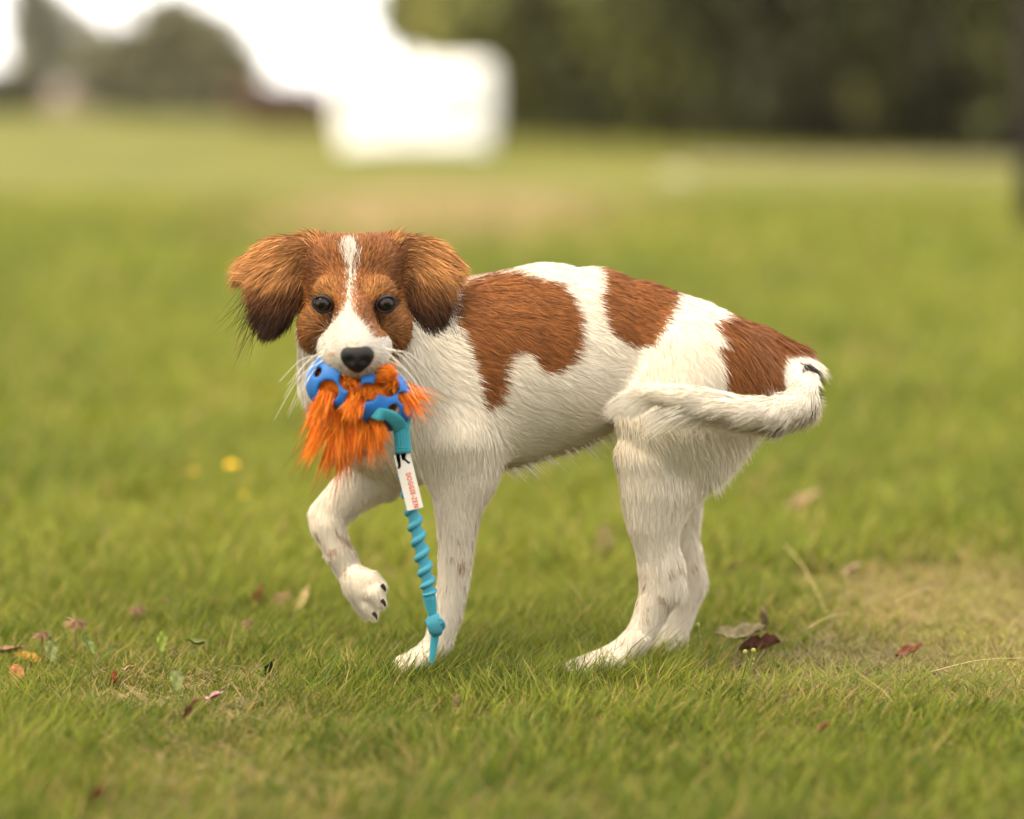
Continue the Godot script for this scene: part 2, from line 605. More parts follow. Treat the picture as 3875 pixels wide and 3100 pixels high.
func make_far_things() -> void:
	var dark := Color(0.05, 0.055, 0.016)
	var mid := Color(0.075, 0.085, 0.02)
	# the round tree far off on the open side; haze put into its paled leaf colour
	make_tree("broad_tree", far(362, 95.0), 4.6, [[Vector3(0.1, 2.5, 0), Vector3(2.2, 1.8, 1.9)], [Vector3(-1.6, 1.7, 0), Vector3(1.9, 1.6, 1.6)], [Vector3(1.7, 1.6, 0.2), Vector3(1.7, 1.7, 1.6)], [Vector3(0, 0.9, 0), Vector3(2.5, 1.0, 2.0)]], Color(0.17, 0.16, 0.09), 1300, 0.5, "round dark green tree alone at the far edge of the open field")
	make_tree("slender_tree", far(95, 130.0), 7.0, [[Vector3(0, 3.4, 0), Vector3(1.3, 2.4, 1.3)], [Vector3(-0.4, 5.0, 0), Vector3(0.9, 1.5, 0.9)]], Color(0.16, 0.16, 0.11), 500, 0.6, "thin pale grey-green tree next to the far house")
	make_tree("field_bush", far(20, 110.0), 1.8, [[Vector3(0, 0.9, 0), Vector3(1.7, 0.9, 1.2)]], Color(0.07, 0.065, 0.03), 500, 0.4, "low olive bush left of the far house", "bush", "", 0.06)
	make_tree("russet_hedge", far(590, 70.0), 1.1, [[Vector3(0, 0.5, 0), Vector3(1.3, 0.62, 0.7)], [Vector3(1.0, 0.35, 0), Vector3(0.8, 0.4, 0.6)]], Color(0.13, 0.07, 0.045), 400, 0.3, "low russet hedge between the round tree and the caravan", "hedge", "", 0.05)
	# the wooded side: understorey down to the ground and tall trees behind
	var spots := [[1010, 66.0, 3.4, 0], [1120, 58.0, 2.8, 1], [1270, 54.0, 3.2, 2], [1440, 50.0, 3.4, 1], [1600, 47.0, 3.2, 2], [1780, 44.0, 3.3, 3], [1950, 41.0, 3.2, 2], [2120, 38.0, 3.2, 3], [2290, 36.0, 3.0, 2]]
	var bush_names := ["yellow-green bush at the open end of the wood, behind the caravan", "mid green bush of the wood next to the yellow-green bush", "dark green bush of the wood between two mid green bushes", "mid green bush of the wood with dark green bushes on both sides", "dark green bush of the wood between a mid green and a blackish bush", "blackish green bush of the wood between two dark green ones", "dark green bush of the wood between two blackish green ones", "blackish green bush of the wood behind the bare dark trunk", "dark green bush of the wood past the bare dark trunk"]
	var tones := [Color(0.27, 0.26, 0.06), Color(0.14, 0.147, 0.034), Color(0.06, 0.064, 0.016), Color(0.036, 0.036, 0.012)]
	for s in spots:
		var w: float = s[2]
		var edge := 0.35 if s[3] == 0 else 0.0
		make_tree("wood_bush", far(s[0], s[1]), w * 1.5, [[Vector3(edge, w * 0.55, 0), Vector3(w * 0.55, w * 0.62, w * 0.5)], [Vector3(w * 0.35, w * 0.35, 0.3), Vector3(w * 0.45, w * 0.4, w * 0.45)], [Vector3(-w * 0.2 + edge, w * 0.9, -0.2), Vector3(w * 0.45, w * 0.5, w * 0.45)]], tones[s[3]], 800, 0.42, bush_names[spots.find(s)], "bush", "bushes along the wood", 0.08)
	for s in [[1180, 72.0, 10.0, 1, "tall mid green tree rising behind the yellow-green bush"], [1450, 64.0, 11.0, 2, "tall dark green tree rising behind the pale boulder and the bushes"], [1750, 58.0, 11.0, 1, "tall mid green tree rising behind the blackish bush over the path"], [2080, 52.0, 11.0, 3, "tall blackish green tree rising behind the bare dark trunk"], [2400, 46.0, 10.0, 2, "tall dark green tree at the end of the wood past the bare trunk"]]:
		var w: float = s[2]
		make_tree("wood_tree", far(s[0], s[1]), w, [[Vector3(0, w * 0.55, 0), Vector3(w * 0.36, w * 0.42, w * 0.36)], [Vector3(w * 0.15, w * 0.3, 0.3), Vector3(w * 0.32, w * 0.26, w * 0.32)], [Vector3(-w * 0.15, w * 0.3, 0.3), Vector3(w * 0.32, w * 0.28, w * 0.3)]], tones[s[3]] * 1.15, 800, 0.95, s[4], "tree", "trees of the wood", 0.3)
	# near trunk at the edge of the view, its crown high above
	var nt := make_tree("shade_tree", far(2205, 11.5), 6.0, [[Vector3(0.6, 5.2, 0), Vector3(2.2, 1.2, 2.0)]], mid, 700, 0.4, "dark-barked tree whose bare trunk stands alone in front of the wood", "tree", "", 0.17)
	nt.get_node("trunk").material_override = mat(Color(0.014, 0.011, 0.008), 0.95)
	# unseen trees added behind the photographer: they stand dark in the puppy's eyes and keep the light to the top
	for s in [[-6.5, 14.0, 6.0, "unseen broad tree added on the near side of the field, left of the photographer"], [0.5, 16.5, 7.0, "tallest unseen tree added on the near side of the field, behind the photographer"], [7.5, 14.5, 6.2, "unseen broad tree added on the near side of the field, right of the photographer"]]:
		var w: float = s[2]
		make_tree("unseen_tree", Vector3(s[0], 0.0, s[1]), w, [[Vector3(0, w * 0.58, 0), Vector3(w * 0.38, w * 0.36, w * 0.3)], [Vector3(w * 0.2, w * 0.3, 0), Vector3(w * 0.3, w * 0.28, w * 0.25)], [Vector3(-w * 0.2, w * 0.3, 0), Vector3(w * 0.3, w * 0.28, w * 0.25)]], mid, 900, 0.8, s[3], "tree", "unseen trees added on the near side of the field", 0.25)
	make_caravan()
	make_house()
	# grey strip of path along the foot of the wood
	var v := PackedVector3Array()
	var n := PackedVector3Array()
	var idx := PackedInt32Array()
	for i in 41:
		var x := lerpf(1.9, 5.6, i / 40.0)
		for e in 2:
			var z := -28.8 - 2.4 * e + 0.12 * x + 0.25 * soft_noise.get_noise_2d(x, e * 9.0)
			v.append(Vector3(x, height(x, z) + 0.012, z))
			n.append(Vector3.UP)
		if i: idx.append_array([i * 2 - 2, i * 2 - 1, i * 2, i * 2, i * 2 - 1, i * 2 + 1])
	var pm := mat(Color(0.33, 0.28, 0.2), 0.95)
	pm.albedo_texture = noise_tex(0.04, 128, Color(0.6, 0.6, 0.6), Color(1, 1, 1))
	pm.uv1_triplanar = true
	pm.uv1_world_triplanar = true
	tag(put("path", surface(v, n, PackedColorArray(), idx), pm), "grey gravel path along the foot of the wood", "path", "", "structure")
	# pale stone in the grass
	var sf := Field.new(Vector3(-0.4, -0.1, -0.3), Vector3(0.4, 0.3, 0.3), 0.03, 0.03)
	sf.chain([[-0.18, 0.02, 0.0, 0.14], [0.15, 0.0, 0.05, 0.12]], 0, Vector3(1, 0.7, 0.8))
	sf.chain([[0.02, 0.06, -0.05, 0.11]], 0, Vector3(1, 0.8, 1))
	sf.finish()
	sf.build()
	var stone := put("stone", surface(sf.v, sf.n, PackedColorArray(), sf.idx), mat(Color(0.26, 0.25, 0.17), 0.9))
	stone.position = far(1425, 23.0)
	stone.scale = Vector3.ONE * 0.5
	tag(stone, "pale boulder lying in the grass near the gravel path", "stone")

# a point on the ground: bearing across the view in steps of the lens, and distance
func far(bearing: float, dist: float) -> Vector3:
	var x := (bearing - 1078.0) * 0.00016368 * dist
	return Vector3(x, height(x, 2.49 - dist), 2.49 - dist)

func rounded_slab(w: float, hgt: float, depth: float, rad: float) -> ArrayMesh:
	# a box whose side outline has rounded corners, along z
	var pts := []
	for q in [[1, 1, 0.0], [-1, 1, PI / 2], [-1, -1, PI], [1, -1, PI * 1.5]]:
		for i in 9:
			var a: float = q[2] + PI / 2 * i / 8.0
			pts.append(Vector2(q[0] * (w / 2 - rad) + cos(a) * rad, q[1] * (hgt / 2 - rad) + sin(a) * rad))
	var st := SurfaceTool.new()
	st.begin(Mesh.PRIMITIVE_TRIANGLES)
	var bev := minf(0.06, depth * 0.2)
	var rings := [[0.96, -depth / 2], [1.0, -depth / 2 + bev], [1.0, depth / 2 - bev], [0.96, depth / 2]]
	for g in rings:
		for p in pts:
			st.add_vertex(Vector3(p.x * g[0], p.y * g[0], g[1]))
	var m := pts.size()
	for k in 3:
		for i in m:
			var a := k * m + i
			var b := k * m + (i + 1) % m
			for e in [a, b, a + m, b, b + m, a + m]:
				st.add_index(e)
	for k in [0, 3]:
		var c := 4 * m + (0 if k == 0 else 1)
		st.add_vertex(Vector3(0, 0, rings[k][1]))
		for i in m:
			var a: int = k * m + i
			var b: int = k * m + (i + 1) % m
			for e in ([c, b, a] if k == 0 else [c, a, b]):
				st.add_index(e)
	st.generate_normals()
	return st.commit()

func make_caravan() -> void:
	var at := far(879, 45.0)
	var o := thing("caravan", at, "white caravan with rounded corners parked on the grass", "caravan", "", 0.0)
	o.scale = Vector3.ONE * 0.74
	var white := mat(Color(0.86, 0.85, 0.84), 0.35, 0.5)
	var shell := put("body_shell", rounded_slab(3.3, 1.6, 2.0, 0.3), white, o)
	shell.position = Vector3(0, 1.05, 0)
	var glass := mat(Color(0.62, 0.62, 0.62), 0.08, 0.6)
	for x in [-1.15, 0.85]:
		var w := put("window", rounded_slab(0.75, 0.5, 0.05, 0.09), glass, o)
		w.position = Vector3(x, 1.3, 1.01)
		var fr := put("window_frame", rounded_slab(0.83, 0.58, 0.03, 0.11), white, w)
		fr.position.z = -0.02
	var door := put("door", rounded_slab(0.62, 1.4, 0.04, 0.06), white, o)
	door.position = Vector3(-0.2, 0.98, 1.01)
	var hd := put("handle", rounded_slab(0.12, 0.04, 0.04, 0.015), mat(Color(0.3, 0.3, 0.3), 0.4), door)
	hd.position = Vector3(0.22, 0.0, 0.03)
	for z in [-0.9, 0.9]:
		var wheel := put("wheel", rounded_slab(0.6, 0.6, 0.2, 0.295), mat(Color(0.5, 0.5, 0.5), 0.5), o)
		wheel.position = Vector3(0.1, 0.3, z)
	var arch := put("wheel_cover", rounded_slab(0.95, 0.34, 0.06, 0.16), white, o)
	arch.position = Vector3(0.1, 0.5, 1.0)
	var skirt := put("skirt", rounded_slab(3.1, 0.34, 2.06, 0.05), white, o)
	skirt.position = Vector3(0, 0.19, 0)

func make_house() -> void:
	var at := far(105, 150.0)
	var o := thing("house", at, "pale grey house far beyond the field with a pinkish brick base", "house")
	var wall := put("wall", rounded_slab(4.6, 4.6, 5.0, 0.02), mat(Color(0.55, 0.52, 0.52), 0.9), o)
	wall.position = Vector3(0, 2.3, -3)
	var plinth := put("brick_base", rounded_slab(4.8, 0.9, 5.2, 0.02), mat(Color(0.26, 0.17, 0.14), 0.9), o)
	plinth.position = Vector3(0, 0.45, -3)
	var st := SurfaceTool.new()
	st.begin(Mesh.PRIMITIVE_TRIANGLES)
	var a := [Vector3(-2.6, 4.6, -0.2), Vector3(2.6, 4.6, -0.2), Vector3(0, 6.6, -0.2), Vector3(-2.6, 4.6, -5.8), Vector3(2.6, 4.6, -5.8), Vector3(0, 6.6, -5.8)]
	for e in [0, 2, 1, 3, 4, 5, 0, 3, 2, 2, 3, 5, 1, 2, 4, 2, 5, 4, 0, 1, 3, 1, 4, 3]:
		st.add_vertex(a[e])
	st.generate_normals()
	put("roof", st.commit(), mat(Color(0.3, 0.28, 0.28), 0.9), o)
	for x in [-1.2, 1.2]:
		var w := put("window", rounded_slab(0.9, 1.2, 0.1, 0.02), mat(Color(0.25, 0.26, 0.28), 0.2), o)
		w.position = Vector3(x, 2.8, -0.47)

# ---------------------------------------------------------------- the puppy

const TORSO := 0
const NECK := 1
const FORELEG := 3
const HINDLEG := 5
const TAIL := 7
const SKULL := 8
const EAR_A := 9
const EAR_B := 10
const MUZZLE := 11
const PAW := 12
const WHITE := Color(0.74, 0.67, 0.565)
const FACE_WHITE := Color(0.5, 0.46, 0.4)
var patches := []
var ear_root := {}
var blaze := [[500.0, 0.0, 737.0], [512.0, 15.0, 735.0], [520.0, 19.0, 736.0], [540.0, 15.0, 740.0], [570.0, 9.0, 741.0], [600.0, 8.0, 741.0], [627.0, 9.0, 742.0], [648.0, 15.0, 742.0], [666.0, 33.0, 742.0], [682.0, 47.0, 742.0], [698.0, 58.0, 743.0], [730.0, 78.0, 745.0], [760.0, 95.0, 746.0], [830.0, 110.0, 746.0]]

func poly_distance(poly: PackedVector2Array, p: Vector2) -> float:
	# below zero inside
	var d := 99.0
	var n := poly.size()
	for i in n:
		var a := poly[i]
		var b := poly[(i + 1) % n]
		d = minf(d, p.distance_squared_to(Geometry2D.get_closest_point_to_segment(p, a, b)))
	return sqrt(d) * (-1.0 if Geometry2D.is_point_in_polygon(p, poly) else 1.0)

func make_puppy() -> void:
	var f := Field.new(Vector3(-0.2139, -0.041, -0.12), Vector3(0.2566, 0.381, 0.19), 0.0046, 0.0065)
	# trunk from the neck to the root of the tail
	f.chain([[-0.112, 0.2933, 0.035, 0.0434], [-0.0724, 0.2672, 0.015, 0.0608]], NECK, Vector3(1, 1, 0.8))
	f.chain([[-0.117, 0.2513, 0.02, 0.0566], [-0.089, 0.2176, 0.01, 0.0487]], NECK, Vector3(1, 1, 0.72))
	f.chain([[-0.1526, 0.2929, 0.03, 0.0274], [-0.148, 0.2523, 0.03, 0.029], [-0.1253, 0.2105, 0.02, 0.0323]], NECK, Vector3(1, 1, 0.75))
	f.chain([[-0.0606, 0.2494, 0, 0.0754], [-0.0115, 0.2577, 0, 0.0827], [0.0295, 0.2679, 0, 0.0815], [0.0662, 0.2761, 0, 0.0701], [0.103, 0.279, 0, 0.0571], [0.144, 0.27, 0, 0.0514], [0.1891, 0.2535, 0, 0.0456], [0.2219, 0.2474, 0, 0.0306]], TORSO, Vector3(1, 1, 0.76))
	# shoulder blade of the near side
	f.chain([[-0.0376, 0.2848, 0.03, 0.0322], [-0.0535, 0.2295, 0.045, 0.038], [-0.0435, 0.1849, 0.045, 0.0288]], TORSO, Vector3(1, 1, 0.55))
	f.chain([[-0.0385, 0.2798, -0.03, 0.033], [-0.0743, 0.2158, -0.045, 0.0373]], TORSO, Vector3(1, 1, 0.55))
	# near foreleg, standing
	f.chain([[-0.0455, 0.2011, 0.045, 0.032], [-0.0416, 0.1727, 0.045, 0.0228], [-0.0456, 0.145, 0.045, 0.0184], [-0.0477, 0.1124, 0.045, 0.0148], [-0.0498, 0.0858, 0.045, 0.0128], [-0.0551, 0.0542, 0.045, 0.0124], [-0.0621, 0.0316, 0.045, 0.0116], [-0.071, 0.0155, 0.047, 0.01]], FORELEG)
	# far foreleg, lifted
	f.chain([[-0.0943, 0.1935, -0.02, 0.0394], [-0.1151, 0.1685, -0.02, 0.0259], [-0.1398, 0.1504, -0.015, 0.0185], [-0.1611, 0.1302, -0.01, 0.0155], [-0.16, 0.1226, -0.005, 0.0151], [-0.1532, 0.1046, 0, 0.0118], [-0.1435, 0.0859, 0, 0.011]], FORELEG)
	# near hind leg
	f.chain([[0.1624, 0.2566, 0.032, 0.0515], [0.1337, 0.2173, 0.045, 0.0432], [0.1167, 0.1896, 0.05, 0.0288], [0.1184, 0.1652, 0.05, 0.0252], [0.1186, 0.1352, 0.048, 0.0204], [0.123, 0.1032, 0.044, 0.0156], [0.1257, 0.0742, 0.042, 0.0152], [0.1153, 0.0454, 0.042, 0.0128], [0.1064, 0.0291, 0.043, 0.012], [0.0942, 0.0151, 0.045, 0.0104]], HINDLEG, Vector3(1, 1, 0.8))
	f.chain([[0.1829, 0.2401, 0.03, 0.0387], [0.1583, 0.2005, 0.04, 0.0353], [0.13, 0.1564, 0.045, 0.022]], HINDLEG, Vector3(1, 1, 0.6))
	f.chain([[0.1325, 0.0949, 0.043, 0.01], [0.1367, 0.0758, 0.042, 0.0092]], HINDLEG)
	# far hind leg
	f.chain([[0.1756, 0.2372, -0.04, 0.0456], [0.1557, 0.1858, -0.05, 0.0337], [0.1505, 0.1452, -0.05, 0.0187], [0.1518, 0.1062, -0.045, 0.0129], [0.1609, 0.068, -0.04, 0.0116], [0.1486, 0.0306, -0.04, 0.0104], [0.1386, 0.0059, -0.04, 0.0112]], HINDLEG, Vector3(1, 1, 0.8))
	for z in [-0.01, 0.0, 0.01]:
		var q: Array = [0.1122, -0.0018, -0.04, 0.007]
		var q0: Array = [0.1332, 0.0025, -0.04, 0.0091]
		q[2] += z; q0[2] += z * 0.7
		f.chain([q0, q], PAW)
	# tail: round behind and forward along the near thigh
	f.chain([[0.2144, 0.2629, -0.01, 0.027], [0.2375, 0.2612, -0.015, 0.018], [0.2505, 0.2568, 0, 0.0106], [0.2533, 0.2462, 0.03, 0.0117], [0.2434, 0.2364, 0.065, 0.0127], [0.2216, 0.2308, 0.095, 0.0129], [0.188, 0.235, 0.12, 0.0112], [0.1483, 0.2463, 0.13, 0.0089], [0.1211, 0.2513, 0.13, 0.0062], [0.0934, 0.2473, 0.125, 0.0027]], TAIL)
	f.finish()
	f.build()

	var g := Field.new(Vector3(-0.248, 0.2257, -0.03), Vector3(-0.029, 0.3933, 0.215), 0.0029, 0.0042)
	# head, turned to face the camera
	g.chain([[-0.1333, 0.3383, 0.04, 0.0377], [-0.1322, 0.3372, 0.06, 0.035]], SKULL)
	g.chain([[-0.1453, 0.3538, 0.066, 0.0222]], SKULL)
	g.chain([[-0.1183, 0.3538, 0.066, 0.0222]], SKULL)
	g.chain([[-0.1504, 0.3315, 0.101, 0.0121]], SKULL)
	g.chain([[-0.1089, 0.3315, 0.101, 0.0121]], SKULL)
	g.chain([[-0.1569, 0.3, 0.07, 0.0206]], SKULL)
	g.chain([[-0.1068, 0.3, 0.07, 0.0206]], SKULL)
	g.chain([[-0.1336, 0.3175, 0.035, 0.0382], [-0.1249, 0.2839, 0.02, 0.0384]], SKULL)
	g.chain([[-0.131, 0.3258, 0.098, 0.0149], [-0.1295, 0.3125, 0.12, 0.0171], [-0.1273, 0.2976, 0.148, 0.0169], [-0.1249, 0.2881, 0.172, 0.0137]], MUZZLE)
	g.chain([[-0.1439, 0.2884, 0.135, 0.0143], [-0.1395, 0.283, 0.158, 0.013]], MUZZLE)
	g.chain([[-0.1125, 0.2884, 0.135, 0.0143], [-0.1142, 0.283, 0.158, 0.013]], MUZZLE)
	g.chain([[-0.126, 0.2799, 0.166, 0.0095]], MUZZLE)
	g.chain([[-0.131, 0.262, 0.09, 0.0165], [-0.1286, 0.2531, 0.12, 0.0101]], MUZZLE)
	# ears
	g.chain([[-0.1688, 0.3566, 0.052, 0.0104], [-0.1886, 0.3473, 0.05, 0.0168], [-0.1988, 0.3277, 0.055, 0.0199], [-0.2018, 0.3131, 0.058, 0.0175], [-0.2014, 0.3024, 0.06, 0.0103]], EAR_A, Vector3(1, 1, 0.26))
	g.chain([[-0.1701, 0.3593, 0.05, 0.008], [-0.1951, 0.356, 0.048, 0.0092], [-0.2194, 0.3478, 0.045, 0.0088]], EAR_A, Vector3(1, 1, 0.3))
	g.chain([[-0.0978, 0.3566, 0.052, 0.0104], [-0.0807, 0.3473, 0.05, 0.016], [-0.0698, 0.3293, 0.055, 0.0179], [-0.0694, 0.3151, 0.058, 0.0163], [-0.0718, 0.3048, 0.06, 0.0099]], EAR_B, Vector3(1, 1, 0.26))
	g.chain([[-0.0958, 0.3593, 0.05, 0.008], [-0.0752, 0.356, 0.048, 0.0092], [-0.0565, 0.3486, 0.045, 0.0088]], EAR_B, Vector3(1, 1, 0.3))
	ear_root = {EAR_A: Vector3(-0.1621, 0.3645, 0.05), EAR_B: Vector3(-0.1038, 0.3645, 0.05)}
	g.finish()
	g.carve(Vector3(-0.155, 0.3238, 0.121), 0.0088)
	g.carve(Vector3(-0.1022, 0.3234, 0.121), 0.0088)
	g.build()

	# the paws, with toes that part
	var w := Field.new(Vector3(-0.1748, 0.0239, -0.03), Vector3(-0.0917, 0.1138, 0.06), 0.0024, 0.0024)
	w.chain([[-0.1508, 0.0996, 0, 0.0114], [-0.1426, 0.0846, 0, 0.0106], [-0.1359, 0.0753, 0.004, 0.0106], [-0.1308, 0.0684, 0.008, 0.0102]], FORELEG)
	w.chain([[-0.1339, 0.0779, 0.01, 0.0097], [-0.1206, 0.0799, 0.022, 0.0065], [-0.1136, 0.0736, 0.024, 0.0054]], PAW)
	w.chain([[-0.1323, 0.0721, 0.01, 0.0097], [-0.1175, 0.0688, 0.027, 0.0065], [-0.113, 0.0611, 0.028, 0.0052]], PAW)
	w.chain([[-0.1326, 0.0678, 0.004, 0.0098], [-0.1238, 0.0569, 0.018, 0.0065], [-0.12, 0.0493, 0.02, 0.0049]], PAW)
	w.chain([[-0.1366, 0.0678, -0.008, 0.0098], [-0.1324, 0.0535, -0.006, 0.0065], [-0.1282, 0.0455, -0.004, 0.0049]], PAW)
	w.chain([[-0.1277, 0.0728, 0.004, 0.0065], [-0.1262, 0.0679, 0, 0.0073]], PAW)
	w.finish()
	w.build()

	var w2 := Field.new(Vector3(-0.1146, -0.0147, 0.01), Vector3(-0.047, 0.046, 0.09), 0.0026, 0.0024)
	for z in [-0.012, -0.004, 0.005, 0.013]:
		var q: Array = [-0.0965, 0.0091, 0.05, 0.0068]
		var q0: Array = [-0.0762, 0.0148, 0.05, 0.008]
		q[2] += z * 1.15; q0[2] += z * 0.8
		q[0] += absf(z) * 0.5
		w2.chain([q0, q], PAW)
	w2.chain([[-0.0621, 0.0295, 0.045, 0.0108], [-0.075, 0.0153, 0.048, 0.01]], FORELEG)
	w2.finish()
	w2.build()
	var w3 := Field.new(Vector3(0.034, -0.0209, 0), Vector3(0.116, 0.055, 0.095), 0.0026, 0.0024)
	for z in [-0.013, -0.004, 0.005, 0.013]:
		var q: Array = [0.0495, 0.0054, 0.048, 0.0068]
		var q0: Array = [0.086, 0.0134, 0.047, 0.0096]
		q[2] += z * 1.2; q0[2] += z * 0.7
		q[0] += absf(z) * 0.6
		w3.chain([q0, q], PAW)
	w3.chain([[0.1084, 0.0332, 0.043, 0.0112], [0.0861, 0.0132, 0.046, 0.01]], HINDLEG)
	w3.finish()
	w3.build()

	# chestnut patches of the coat, laid out on the flank
	patches = [
		PackedVector2Array([Vector2(-0.0446, 0.3332), Vector2(-0.0191, 0.3419), Vector2(0.0048, 0.3427), Vector2(0.0255, 0.3364), Vector2(0.0398, 0.3348), Vector2(0.051, 0.3204), Vector2(0.0566, 0.306), Vector2(0.0559, 0.2884), Vector2(0.0511, 0.2724), Vector2(0.0351, 0.262), Vector2(0.0224, 0.2644), Vector2(0.0144, 0.2804), Vector2(0.0016, 0.2804), Vector2(-0.0048, 0.2724), Vector2(-0.008, 0.25), Vector2(-0.0144, 0.2355), Vector2(-0.024, 0.2323), Vector2(-0.0272, 0.2483), Vector2(-0.0335, 0.2708), Vector2(-0.0415, 0.2916), Vector2(-0.053, 0.3112)]),
		PackedVector2Array([Vector2(0.0687, 0.3485), Vector2(0.0895, 0.3505), Vector2(0.1199, 0.3425), Vector2(0.1424, 0.3297), Vector2(0.1361, 0.3133), Vector2(0.1297, 0.2989), Vector2(0.117, 0.2844), Vector2(0.1074, 0.282), Vector2(0.0897, 0.2892), Vector2(0.0801, 0.2973), Vector2(0.0736, 0.3213), Vector2(0.0767, 0.3421)]),
		PackedVector2Array([Vector2(0.1695, 0.3022), Vector2(0.1872, 0.3111), Vector2(0.2131, 0.301), Vector2(0.2309, 0.2937), Vector2(0.2522, 0.2746), Vector2(0.2473, 0.2746), Vector2(0.2384, 0.2734), Vector2(0.232, 0.2685), Vector2(0.2281, 0.2535), Vector2(0.2087, 0.2535), Vector2(0.204, 0.2373), Vector2(0.1878, 0.2389), Vector2(0.1764, 0.2486), Vector2(0.1778, 0.2698), Vector2(0.1713, 0.2827), Vector2(0.1809, 0.2892)])]

	var puppy := thing("puppy", Vector3(0.0091, 0, -0.0005), "white and chestnut puppy standing with one forepaw raised, holding a toy", "dog")
	var skin := vmat(0.85, 0.25)
	var coat := vmat(0.62, 0.3, 0.25)
	var all_v := PackedVector3Array()
	var all_n := PackedVector3Array()
	var all_c := PackedColorArray()
	var all_i := PackedInt32Array()
	var body_fur := Strands.new()
	var head_fur := Strands.new()
	for part in [[f, body_fur, 7.2e5, 95.0], [g, head_fur, 1.2e6, 230.0], [w, body_fur, 7e5, 140.0], [w2, body_fur, 6e5, 140.0], [w3, body_fur, 6e5, 140.0]]:
		var fd: Field = part[0]
		var base := all_v.size()
		var look := dress(fd, fd == g)
		all_v.append_array(fd.v)
		all_n.append_array(fd.n)
		all_c.append_array(look.col)
		for i in fd.idx:
			all_i.append(i + base)
		grow(fd, look, part[1], part[2], part[3])
	for i in all_v.size():
		all_v[i] -= puppy.position
	var body := put("body", surface(all_v, all_n, all_c, all_i), skin, puppy)
	for part in [["body_coat", body_fur], ["head_coat", head_fur]]:
		var st: Strands = part[1]
		for i in st.v.size():
			st.v[i] -= puppy.position
		tag(put(part[0], st.mesh(), coat, puppy), "", "", "", "stuff")
		print(part[0], " ", st.v.size() / 5)
	make_face(puppy)

